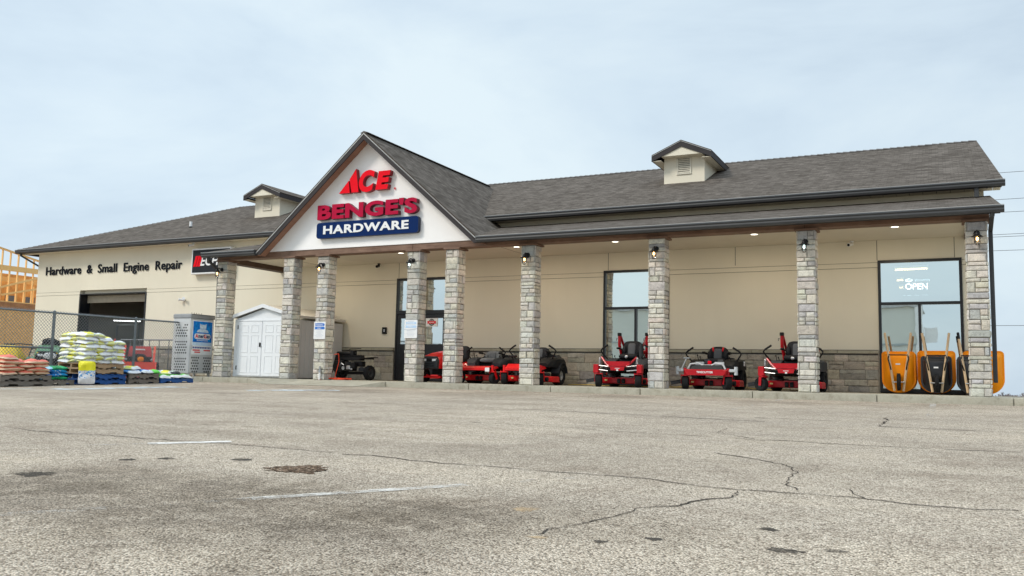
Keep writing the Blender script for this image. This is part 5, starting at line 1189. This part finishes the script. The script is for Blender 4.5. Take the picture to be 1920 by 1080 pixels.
# red trencher-like machine left of it
rt = thing('red_tiller', 'red garden tiller with upright handles beside the loader, behind the fence', 'tiller', (-26.9, .75, ydz), R(35))
mb = MB(); mb.box(-.35, .35, -.4, .4, .62, .92, .06, seg=2); mb.cbox((0, -.35, 1.0), (.62, .22, .2), (R(20), 0, 0), .03); mb.build('body', MRD, rt)
mb = MB(); mb.cbox((.1, -.1, 1.12), (.5, .3, .2), bev=.03); mb.build('tank', MOG, rt)
mb = MB(); mb.box(-.3, .3, -.35, .35, .3, .6, .03); mb.cyl((-.2, -.3, .45), (.2, -.3, .45), .16); mb.build('engine', MENG, rt)
for s_ in (-1, 1):
    wheel(rt, 'wheel', (s_*.38, .1, .24), .24, .14, rim=MWH)
    mb = MB(); mb.tube([(s_*.22, .2, .9), (s_*.2, .0, 1.3), (s_*.25, -.1, 1.4)], .03); mb.build('handle', MOG, rt)
rk = thing('wire_rack', 'low grey metal rack with upright bars in front of the garage wall', 'rack', (-26.4, 2.35, ydz), R(6))
mb = MB(); mb.tube([(-1.6, 0, 1.44), (1.6, 0, 1.44)], .025); mb.tube([(-1.6, 0, .3), (1.6, 0, .3)], .02)
for i in range(8): mb.tube([(-1.6+i*.457, 0, .0 if i in (0, 7) else .3), (-1.6+i*.457, 0, 1.44)], .016)
mb.build('bars', MCH, rk)

# ---------------------------------------------------------------- wheelbarrows stood on end against the shop window
MTO = MOR; MTB = pm('black_tray', (.016, .016, .019), .4, var=.15, spec=.5)
def barrow(label, loc, rz, tray, hw, h, inner=True, grips=None, lean=R(7), zb=.03, body_d=.30, steel=False):
    t_ = thing('wheelbarrow', label, 'wheelbarrow', loc, rz, 'wheelbarrows leaning at the rightmost window'); t_.rotation_euler = (-lean*0, 0, rz)
    K = Matrix.Rotation(-lean, 4, 'X')
    def outl(w_, z0_, z1_, n=10, rt=.20, rb=.42):
        P = []; rb_ = min(rb*w_*2, (z1_-z0_)*.45); rt_ = rt*w_*2*.55
        for k in range(n+1): a = R(180+90*k/n); P.append((-w_+min(w_, rb_*1.05)+min(w_, rb_*1.05)*math.cos(a), z0_+rb_+rb_*math.sin(a)))
        for k in range(n+1): a = R(270+90*k/n); P.append((w_-min(w_, rb_*1.05)+min(w_, rb_*1.05)*math.cos(a), z0_+rb_+rb_*math.sin(a)))
        for k in range(n+1): a = R(90*k/n); P.append((w_-rt_+rt_*math.cos(a), z1_-rt_+rt_*math.sin(a)))
        for k in range(n+1): a = R(90+90*k/n); P.append((-w_+rt_+rt_*math.cos(a), z1_-rt_+rt_*math.sin(a)))
        return P
    mb = MB(); L_ = []
    for w_, z0_, z1_, y in ((hw-.005, zb+.005, zb+h-.005, .012), (hw, zb, zb+h, 0), (hw, zb, zb+h, -.018), (hw-.035, zb+.04, zb+h-.045, -.022), (hw*.82, zb+.16, zb+h*.90, -body_d*.55), (hw*.66, zb+.34, zb+h*.84, -body_d*.96), (hw*.60, zb+.38, zb+h*.80, -body_d)):
        L_.append([K @ Vector((x, y, z)) for x, z in outl(w_, z0_, z1_)])
    mb.loft(L_); tr_ = mb.build('tray', tray, t_, 50)
    for s_ in (-1, 1):                      # drain slots in the rim
        mb = MB(); 
        for q_ in (0, 1): mb.cbox(K @ Vector((s_*(hw-.09), -.05, zb+h*.52+.16*q_-.08)), (.018, .05, .10), (-lean, 0, s_*R(35)), .004)
    if not inner: return t_
    H = MLW if not steel else MBK
    for s_ in (-1, 1):
        a = K @ Vector((s_*.095, -body_d-.07, .02)); b_ = K @ Vector((s_*.29, -body_d+.02, 1.44)); q_ = (b_-a).to_track_quat('Z', 'X').to_matrix().to_4x4(); mb = MB()
        mb.box(-.022, .022, -.022, .022, 0, (b_-a).length, .006, Matrix.Translation(a) @ q_); hn = mb.build('handle', H, t_)
        if grips: mb = MB(); c = a.lerp(b_, .89); mb.box(-.026, .026, -.026, .026, 0, (b_-c).length+.01, .01, Matrix.Translation(c) @ q_); mb.build('grip', grips, hn)
        mb = MB(); mb.tube([a.lerp(b_, .60), a.lerp(b_, .56)+Vector((s_*.02, -.20, -.02)), a.lerp(b_, .50)+Vector((0, -.24, -.05)), a.lerp(b_, .36)], .016, 8); mb.build('leg', MBK, hn)
    mb = MB(); p = K @ Vector((0, -body_d-.26, .86)); mb.tube([p+Vector((-.21, .03, .0)), p+Vector((.21, .03, 0))], .014, 8); mb.build('cross_bar', MBK, t_)
    c = K @ Vector((0, -body_d-.09, .235)); wheel(t_, 'front_wheel', c, .20, .09, rim=MSV, rr=.5)
    mb = MB(); mb.cyl(c+Vector((-.14, 0, 0)), c+Vector((.14, 0, 0)), .014); mb.build('axle', MSV, t_)
    mb = MB(); mb.box(-.05, .05, 0, .003, 0, .035, 0, K @ Matrix.Translation((-.01, -body_d-.004, zb+h*.63))); mb.build('sticker', MWH, tr_); return t_
barrow('orange wheelbarrow with pale wooden handles, leftmost of the row', (-.99, 2.33, 0), R(2), MTO, .375, 1.0)
barrow('larger orange tray standing behind the black wheelbarrow at the centre of the window', (-.17, 2.62, 0), 0, MTO, .42, 1.03, inner=False, body_d=.22)
barrow('black wheelbarrow with wooden handles nested in an orange tray', (-.17, 2.30, 0), R(1), MTB, .335, .88, body_d=.26, zb=.04)
barrow('orange tray showing right of the corner pillar', (.82, 2.52, 0), R(-4), MTO, .43, 1.03, inner=False, body_d=.22)
barrow('black wheelbarrow with black and yellow handles behind the corner pillar', (.60, 2.24, 0), R(-6), MTB, .34, .88, grips=MBK, body_d=.26, zb=.04)

# ================================================================== pallets and bags
def pallet_proto(name, mat_, n=7, seed=0):
    rng = random.Random(seed); L_, Wd = 1.24, 1.04; t_ = bpy.data.objects.new('wooden_pallet', None); col.objects.link(t_); t_.empty_display_size = .2
    mb = MB()
    for i in range(n):
        x = -L_/2+(L_-.1)*i/(n-1); mb.box(-Wd/2+rng.uniform(-.008, .008), Wd/2+rng.uniform(-.008, .008), x, x+.1, .116+rng.uniform(0, .004), .138, .004)
    mb.build('deck_boards', mat_, t_)
    for k, x in enumerate((-Wd/2+.02, -.02, Wd/2-.06)):
        mb = MB(); o_ = [(-L_/2, .02), (-.42, .02), (-.40, .055), (-.20, .055), (-.18, .02), (.18, .02), (.20, .055), (.40, .055), (.42, .02), (L_/2, .02), (L_/2, .115), (-L_/2, .115)]
        mb.prism(o_, x, x+.042, SIDE); mb.build('stringer', mat_, t_)
    mb = MB()
    for x in (-L_/2, -.05, L_/2-.1): mb.box(-Wd/2, Wd/2, x, x+.1, 0, .0195, .004)
    mb.build('bottom_boards', mat_, t_); return t_
PAL = {}
def pallet(mat_, label, loc, rz, group, sy=1.0):
    if mat_.name not in PAL: o = PAL[mat_.name] = pallet_proto('p', mat_, 7, len(PAL))
    else: o = copy_tree(PAL[mat_.name])
    o.location = loc; o.rotation_euler = (0, 0, rz); o.scale = (1, sy, 1); return tag(o, label, 'pallet', group)
def m_bag(name, base, second, split_, third=None, ink=None, topcol=None):
    b = NB(name); v = b.coord('Object'); sp = b.t.nodes.new('ShaderNodeSeparateXYZ'); b.l(v, sp.inputs[0]); wob = b.noise(v, 5, 2)
    x = b.math('ADD', sp.outputs[0], b.math('MULTIPLY', b.math('SUBTRACT', wob, .5), .06))
    c = b.mix(b.ramp(x, [(.5+split_/2-.004, (0, 0, 0)), (.5+split_/2+.004, (1, 1, 1))]), base, second) if False else b.mix(b.math('GREATER_THAN', x, split_), base, second)
    c = b.mix(b.math('GREATER_THAN', x, split_+(.19 if name != 'bag_yellow_top' else 9)), c, base)
    if name == 'bag_white_yellow': c = b.mix(b.math('GREATER_THAN', b.math('ABSOLUTE', sp.outputs[1]), .198), c, (.72, .74, .30))
    if third: c = b.mix(b.math('LESS_THAN', x, -.20), c, third)
    if ink:
        br = b.t.nodes.new('ShaderNodeTexNoise'); br.inputs['Scale'].default_value = 1; br.inputs['Detail'].default_value = 1
        mpn = b.t.nodes.new('ShaderNodeMapping'); mpn.inputs['Scale'].default_value = (26, 16, 30); b.l(v, mpn.inputs[0]); b.l(mpn.outputs[0], br.inputs['Vector'])
        inside = b.math('MULTIPLY', b.math('LESS_THAN', b.math('ABSOLUTE', b.math('SUBTRACT', sp.outputs[0], split_-.09)), .10), b.math('GREATER_THAN', br.outputs[0], .56)); c = b.mix(inside, c, ink)
    if topcol: c = b.mix(b.math('GREATER_THAN', b.math('ADD', sp.outputs[2], b.math('MULTIPLY', b.math('SUBTRACT', wob, .5), .05)), .012), c, topcol)
    b.base(c); b.set(.38, 0, spec=.45); b.bump(b.noise(v, 13, 5, .65, 1.2), .9, .03); return b.mat
def bag_mesh(name, mat_, L_=.62, Wd=.42, H=.125, seed=0):
    rng = random.Random(seed); nu, nv = 20, 14; mb = MB(); off = Vector((rng.uniform(0, 50), rng.uniform(0, 50), rng.uniform(0, 50))); vs = []; fs = []
    for sgn in (1, -1):
        for j in range(nv+1):
            for i in range(nu+1):
                u = -1+2*i/nu; v_ = -1+2*j/nv; prof = (max(0, 1-abs(u)**5)**.62)*(max(0, 1-abs(v_)**4)**.6)
                x = u*L_/2*(1-.05*abs(v_)**3); y = v_*Wd/2*(1-.07*abs(u)**5)
                nz_ = mnoise.noise(Vector((x*7, y*7, sgn*2))+off); nz2 = mnoise.noise(Vector((x*18, y*18, sgn*3))+off)
                z = sgn*H/2*prof*(1+.3*nz_)+nz2*.018*prof+mnoise.noise(Vector((x*4, y*4, 9))+off)*.028-.03*abs(u)**3*(1-prof)
                vs.append((x+nz2*.006, y+nz_*.012, z))
    g = lambda s_, i, j: s_*(nu+1)*(nv+1)+j*(nu+1)+i
    for j in range(nv):
        for i in range(nu): fs.append((g(0, i, j), g(0, i+1, j), g(0, i+1, j+1), g(0, i, j+1))); fs.append((g(1, i, j), g(1, i, j+1), g(1, i+1, j+1), g(1, i+1, j)))
    mb.raw(vs, fs); o = mb.build(name, mat_, None, 60); me = o.data; bpy.data.objects.remove(o)
    bm = bmesh.new(); bm.from_mesh(me); bmesh.ops.remove_doubles(bm, verts=bm.verts[:], dist=.0008); bm.to_mesh(me); bm.free(); return me
WHITE = (.80, .82, .84)
MWY = m_bag('bag_white_yellow', WHITE, (.80, .74, .03), .06, None, (.30, .38, .50))
MWS = m_bag('bag_yellow_top', (.80, .82, .86), (.84, .78, .02), .05, None, (.10, .35, .72)); STANDING = bag_mesh('bag', MWS, .60, .42, .16, seed=91)
BM = {'white': [bag_mesh('bag', MWY, .66, .45, .132, seed=i) for i in range(5)],
      'coral': [bag_mesh('bag', m_bag('bag_tan_coral', (.64, .44, .28), (.68, .47, .31), .1, None, None, (.80, .17, .11)), .60, .40, .115, seed=10+i) for i in range(4)],
      'blue': [bag_mesh('bag', m_bag('bag_blue', (.006, .22, .62), (.02, .34, .70), .05, (.01, .12, .40), (.55, .70, .85)), .58, .38, .10, seed=20+i) for i in range(3)],
      'green': [bag_mesh('bag', m_bag('bag_green', (.01, .33, .10), (.03, .42, .16), .05, (.3, .6, .75), (.03, .10, .06)), .58, .38, .10, seed=25+i) for i in range(3)],
      'bluewhite': [bag_mesh('bag', m_bag('bag_blue_white', (.76, .80, .84), (.02, .22, .62), .02, (.76, .80, .84), (.05, .3, .7)), .60, .42, .11, seed=30+i) for i in range(3)],
      'greenwhite': [bag_mesh('bag', m_bag('bag_green_white', (.78, .80, .80), (.12, .62, .06), .04, (.02, .03, .03), (.02, .05, .04)), .60, .42, .11, seed=35+i) for i in range(3)]}
brng = random.Random(77)
def bag(kind, loc, rz, label, group, tilt=(0, 0), i=None):
    me = BM[kind][brng.randrange(len(BM[kind])) if i is None else i]; o = bpy.data.objects.new('bag', me); col.objects.link(o); o.location = loc
    o.rotation_euler = (tilt[0]+brng.uniform(-.05, .05), tilt[1]+brng.uniform(-.05, .05), rz+brng.uniform(-.09, .09)); return tag(o, label, 'bag', group)
PX = -20.52
g0 = lambda y: lot_z(y)
ORD = ['bottom', 'second', 'third', 'fourth', 'fifth', 'sixth', 'seventh', 'topmost']
SPOT = ['front left', 'front middle', 'front right', 'rear left', 'rear right']
def layer(kind, cx, cy, z, flip, labelf, group, skip=(), L_=.62, Wd=.42):
    """five bags: three side by side and two end to end; seen from the pillars' side"""
    s_ = -1 if flip else 1; P = []
    for k in (-1, 0, 1): P.append((s_*.21, k*.415, 0))
    for k in (-1, 1): P.append((-s_*.315, k*.315, math.pi/2))
    P = [(p, i) for i, p in enumerate(P)]
    front = sorted(P, key=lambda t: (t[0][0] < 0, t[0][1])); names = {}
    nf = 3 if s_ > 0 else 2; fr = (['left', 'middle', 'right'] if nf == 3 else ['left', 'right']); rr_ = (['left', 'right'] if nf == 3 else ['left', 'middle', 'right'])
    for k, (p, i) in enumerate(front): names[i] = ('front '+fr[k]) if k < nf else ('rear '+rr_[k-nf])
    for p, i in P:
        if i in skip: continue
        bag(kind, (cx+p[0]+brng.uniform(-.02, .02), cy+p[1]+brng.uniform(-.02, .02), z), p[2]+(math.pi if brng.random() < .5 else 0), labelf(names[i]), group)
# tall stack: two blue and two raw pallets, eight layers of white and yellow bags
cy = -4.74; z = g0(cy)
for i, (mt, lb_) in enumerate(((MPB, 'blue pallet at the very bottom of the tall white bag stack'), (MPB, 'blue pallet second from the ground under the tall white bag stack'), (MPW, 'raw wood pallet lying on two blue pallets'), (MPW, 'raw wood pallet right beneath the white and yellow bags'))):
    pallet(mt, lb_, (PX+(.0 if i < 2 else -.03), cy+(.03 if i < 2 else -.03), z), R(brng.uniform(-2, 2)), 'pallets along the fence'); z += .14
z += .055; NL = 8
for k in range(NL):
    skip = () if k < 6 else (((2, 4) if k == 6 else (2, 4, 1)) if not k % 2 else ((2, 4) if k == 6 else (2, 4)))
    layer('white', PX-.02, cy-.03, z, k % 2, lambda p, k=k: 'white and yellow bag, %s layer of the tall stack, %s' % (ORD[k], p), 'white and yellow bags in the tall stack', skip); z += .098
# coral bags
cy = -6.95; z = g0(cy)
for i, lb_ in enumerate(('weathered pallet on the ground under the coral bags', 'weathered pallet directly beneath the coral bags')):
    pallet(MPD, lb_, (PX, cy, z), R(brng.uniform(-2, 2)), 'pallets along the fence', 1.06); z += .14
z += .05
for k in range(5):
    skip = {3: (2,), 4: (1, 2, 4)}.get(k, ())
    layer('coral', PX, cy, z, k % 2, lambda p, k=k: 'coral and tan bag, %s layer of the low stack, %s' % (ORD[k] if k < 4 else 'topmost', p), 'coral bags on weathered pallets', skip); z += .088
# blue and green bags
cy = -5.9; z = g0(cy); pallet(MPD, 'small dark pallet under the blue and green bags', (PX-.12, cy, z), 0, 'pallets along the fence', .55); z += .185
for k in range(4):
    for j in (0, 1):
        kd = 'blue' if (k+j) % 3 else 'green'
        bag(kd, (PX+.05-.42*j, cy+brng.uniform(-.03, .03), z), math.pi/2, '%s bag, %s of the short pile, %s' % (kd, ORD[k] if k < 3 else 'top', 'facing the lot' if j == 0 else 'by the fence'), 'blue and green bags in the short pile')
    z += .085
o = bag('white', (-19.86, -5.42, g0(-5.4)+.33), R(0), 'lone white and yellow bag standing upright against the pallets', None, i=2); o.data = STANDING; o.rotation_euler = (R(0), R(-84), R(-55))
# dark pallets with blue and white bags
cy = -3.48; z = g0(cy)
for lb_ in ('dark pallet on the ground between the two blue ones', 'dark pallet carrying the blue and white bags'): pallet(MPD, lb_, (PX, cy, z), R(brng.uniform(-2, 2)), 'pallets along the fence', .82); z += .14
z += .05
for (x, y, dz, r_, kd, lb_) in ((.22, -.3, 0, 0, 'bluewhite', 'blue and white bag, left on the dark pallet'), (.2, .14, 0, .1, 'bluewhite', 'blue and white bag, middle of the dark pallet'), (.15, .45, -.01, 1.4, 'greenwhite', 'green and white bag, right end of the dark pallet'), (-.3, -.2, 0, 1.5, 'bluewhite', 'blue and white bag at the fence side of the dark pallet'), (.1, -.25, .09, .2, 'white', 'white bag lying on top over the dark pallet')):
    bag(kd, (PX+x, cy+y, z+dz), r_, lb_, 'bags on the two low pallets')
cy = -2.32; z = g0(cy); pallet(MPB, 'single low blue pallet beside the gas cabinet', (PX, cy, z), R(2), 'pallets along the fence', 1.0); z += .19
for (x, y, dz, r_, kd, lb_) in ((.2, -.38, 0, .1, 'greenwhite', 'green and white bag, left on the low blue pallet'), (.22, .02, 0, 0, 'greenwhite', 'green and white bag, middle of the low blue pallet'), (.2, .40, 0, -.1, 'greenwhite', 'green, white and black bag, right on the low blue pallet'), (-.25, -.25, 0, 1.5, 'bluewhite', 'blue and white bag, back of the low blue pallet'), (.05, -.22, .09, .7, 'white', 'white bag slumped on top at the low blue pallet, left'), (.1, .15, .09, 2.6, 'greenwhite', 'green and white bag lying on top on the low blue pallet')):
    bag(kd, (PX+x, cy+y, z+dz), r_, lb_, 'bags on the two low pallets')

# ================================================================== fence, neighbours, distance
FX = -22.02
cf = thing('chain_link_fence', 'grey chain link fence with round posts and top rail behind the bag stacks', 'fence', (FX, -4.5, -.15)); fz = cf.location; YF0, YF1 = -9.6, -.55
for y in (-9.6, -7.6, -4.91, -2.20):
    mb = MB(); mb.cyl((FX, y, lot_z(y)-.05), (FX, y, 1.72), .040, .040, 12); mb.lathe([(.042, 0), (.045, .03), (0, .06)], Matrix.Translation((FX, y, 1.72)), 12); local(mb, fz).build('post', MCH, cf)
mb = MB(); mb.cyl((FX, YF0, 1.685), (FX, YF1, 1.72), .026, .026, 10); local(mb, fz).build('top_rail', MCH, cf)
mb = MB(); mb.cyl((FX, YF0, .70), (FX, -4.91, .73), .024, .024, 10); local(mb, fz).build('mid_rail', MCH, cf)
mb = MB(); pitch = .095; r_ = .0055; zb_, zt_ = -.22, 1.76; x = FX-.035
y = YF0-(zt_-zb_)
while y < YF1+(zt_-zb_):
    for s_ in (1, -1):
        y0_, z0_, y1_, z1_ = y, zb_, y+s_*(zt_-zb_), zt_
        pts = []
        lo_, hi_ = YF0, YF1
        t0, t1 = 0.0, 1.0
        d = y1_-y0_
        ta, tb = sorted(((lo_-y0_)/d, (hi_-y0_)/d)); t0 = max(t0, ta); t1 = min(t1, tb)
        if t1-t0 > .02: mb.cyl((x+.002*s_, y0_+d*t0, z0_+(z1_-z0_)*t0), (x+.002*s_, y0_+d*t1, z0_+(z1_-z0_)*t1), r_, r_, 4)
    y += pitch*1.0
local(mb, fz).build('wire_mesh', pm('wire', (.22, .23, .235), .6, .2), cf, 0)

# timber frame going up next door
hf = thing('house_frame', 'unfinished timber framed building with bare studs and board sheathing', 'building', (-40.5, 4, -.15)); q = hf.location
X0 = -40.5; ya, yb = -4.0, 13.0; MLF = m_wood('lumber_far', (.66, .34, .10), (.86, .54, .22), 2); top = lambda y: 5.95-.195*(y-4.84); mb = MB()
for i in range(44):
    y = ya+i*.406; mb.box(X0-.09, X0-.0, y, y+.045, 3.32, top(y)-.06)
local(mb, q).build('studs', MLU, hf)
mb = MB()
for i in range(36): mb.box(X0-2.1, X0-2.0, ya+.2+i*.47, ya+.245+i*.47, 3.32, 5.2-.02*i)
mb.box(X0-2.12, X0-1.98, ya, yb, 4.45, 4.7); local(mb, q).build('inner_studs', MLF, hf)
mb = MB()
for z0_, z1_, dx in ((4.80, 5.05, .003), (3.28, 3.325, .002)): mb.box(X0-.10, X0+dx, ya, yb, z0_, z1_)
for k in range(2): mb.raw([(X0-.095, ya, top(ya)-.06+.045*k), (X0+.0, ya, top(ya)-.06+.045*k), (X0+.0, yb, top(yb)-.06+.045*k), (X0-.095, yb, top(yb)-.06+.045*k), (X0-.095, ya, top(ya)-.02+.045*k), (X0+.0, ya, top(ya)-.02+.045*k), (X0+.0, yb, top(yb)-.02+.045*k), (X0-.095, yb, top(yb)-.02+.045*k)], [(0, 1, 2, 3), (4, 7, 6, 5), (0, 4, 5, 1), (1, 5, 6, 2), (2, 6, 7, 3), (3, 7, 4, 0)])
local(mb, q).build('plates', MLU, hf)
mb = MB()
for y0_, z0_, y1_, z1_ in ((3.9, 5.1, 5.1, 5.9), (4.0, 3.5, 7.2, 4.6), (5.4, 3.6, 8.6, 4.4)):
    a = Vector((X0+.03, y0_, z0_)); b_ = Vector((X0+.03, y1_, z1_)); mb.box(-.045, .045, -.02, .02, 0, (b_-a).length, 0, Matrix.Translation(a) @ (b_-a).to_track_quat('Z', 'X').to_matrix().to_4x4())
local(mb, q).build('brace', MLU, hf)
mb = MB(); mb.box(X0-4.2, X0-4.16, ya, yb, 3.0, 5.1); local(mb, q).build('far_sheathing', pm('osb_far', (.62, .28, .075), .85, var=.3, scale=3), hf)
mb = MB()
for i in range(9): mb.box(X0-4.15, X0-4.12, 2.0+i*1.05, 2.0+i*1.05+.62, 3.42, 3.95)
local(mb, q).build('far_window', pm('far_window_grey', (.11, .12, .14), .4), hf)
mb = MB(); mb.box(X0-.12, X0+.012, ya, yb, 2.90, 3.278); local(mb, q).build('rim_board', pm('rim_board', (.36, .17, .075), .8, var=.25, scale=4), hf)
for i in range(7): mb = MB(); mb.box(X0-.02, X0+.0, ya+i*2.44, ya+i*2.44+2.43, -.6, 2.895); local(mb, q).build('wall_sheet', MOS, hf)
mb = MB(); mb.box(X0-.18, X0-.125, ya, yb, -.6, 2.9); mb.box(X0-4.3, X0-.1, ya, yb, 3.1, 3.2); local(mb, q).build('inner_floor', MLU, hf)

# overhead wires far behind the building on the right
MWI = pm('wire_black', (.05, .05, .055), .6)
def pole(x, y, label):
    g = -1.35-.0118*math.hypot(x, y)
    t_ = thing('utility_pole', label, 'utility pole', (x, y, g), 0, 'utility poles behind the store'); mb = MB(); mb.cyl((0, 0, -.5), (0, 0, 17), .16, .11, 10); mb.build('shaft', MPD, t_)
    for z in (16.2, 14.6): mb = MB(); mb.box(-1.2, 1.2, -.06, .06, z, z+.14); mb.build('cross_arm', MPD, t_)
    return g
for i, (z, sag, dy) in enumerate(((17.2, .5, 0), (15.4, .9, .3), (14.0, .4, .0), (12.4, .6, .4), (11.9, .2, 0), (11.6, .9, .2), (5.0, .15, 0))):
    pts = []
    for k in range(25):
        u = k/24; pts.append((-30+90*u, 55+dy*4, z+ .0 - sag*4*u*(1-u)*1.0+(.8*u if i in (1, 3) else 0)))
    mb = MB(); o_ = Vector(pts[0]); mb.tube([Vector(p)-o_ for p in pts], .018, 5); c = mb.build('power_line', MWI); c.location = o_
    tag(c, ('%s overhead wire right of the store roof' % ['topmost', 'second from top', 'third from top', 'fourth from top', 'fifth from top', 'sixth from top', 'lowest'][i]), 'wire', 'overhead wires right of the store')
pole(-30, 55, 'wooden utility pole hidden behind the store'); pole(60, 55, 'wooden utility pole beyond the right edge')

# far bare trees along the horizon
MTW = pm('winter_twigs', (.23, .20, .205), .9, var=.3, scale=.3)
def bare_tree_geo(mb, base, h, rng):
    def limb(p, d, l_, r_, lv):
        e_ = p+d*l_; mb.cyl(p, e_, r_, r_*.7, 4)
        if lv == 0: return
        for k in range(3 if lv > 1 else 4):
            nd = (d+Vector((rng.uniform(-.75, .75), rng.uniform(-.75, .75), rng.uniform(-.1, .55)))).normalized(); limb(p+d*l_*rng.uniform(.55, 1), nd, l_*rng.uniform(.55, .75), r_*.66, lv-1)
    limb(base, Vector((0, 0, 1)), h*.34, h*.05, 4)
rng = random.Random(8); mb = MB()
for i in range(95):
    x = 20+i*.55+rng.uniform(-.8, .8); y = 420+rng.uniform(-25, 40)
    x *= 1.0; bare_tree_geo(mb, Vector((x, y, -1.35-.0118*math.hypot(x, y))), rng.uniform(3.6, 5.2), rng)
o = mb.build('far_woods', MTW, None, 0); tag(o, 'low line of bare winter trees on the far horizon at right', 'trees', None, 'stuff')

# pale building across the road, behind the photographer: what the shop windows reflect
wb_ = thing('warehouse', 'pale metal building across the road, mirrored in the shop windows', 'building', (-24, -66, -1.1)); q = wb_.location
MPWALL = pm('pale_cladding', (.62, .63, .58), .6, var=.05, scale=.2); mb = MB(); mb.box(-46, -1.9, -74, -64, -1.3, 7.6); local(mb, q).build('wall', MPWALL, wb_)
mb = MB(); mb.box(-46.2, -1.7, -74.2, -63.8, 7.62, 7.9); local(mb, q).build('roof', pm('pale_roof', (.45, .46, .46), .6), wb_)
mb = MB(); mb.box(-2.3, -1.65, -63.95, -63.7, -1.3, 7.6); local(mb, q).build('corner_trim', MWH, wb_)
for z in (4.0, 1.2): mb = MB(); mb.box(-46, -2.35, -63.98, -63.9, z, z+.16); local(mb, q).build('wall_band', pm('band_grey', (.36, .40, .40), .6), wb_)
for z, hh in ((1.4, 2.0), (4.2, 1.4)): mb = MB(); mb.box(-1.6, -.6, -64.6, -64.0, z, z+hh); local(mb, q).build('wall_unit', MWH, wb_)

pb = thing('brick_building', 'taller pinkish building across the road, mirrored in the window with the red posts', 'building', (-28, -84, -1.1)); q = pb.location
mb = MB(); mb.box(-33.0, -22.0, -92, -80, -1.3, 14.4); local(mb, q).build('wall', pm('pink_wall', (.66, .55, .53), .7, var=.05, scale=.2), pb)
mb = MB(); mb.box(-33.2, -21.8, -92.2, -79.8, 14.42, 14.8); local(mb, q).build('roof', MATS['pale_roof'], pb)
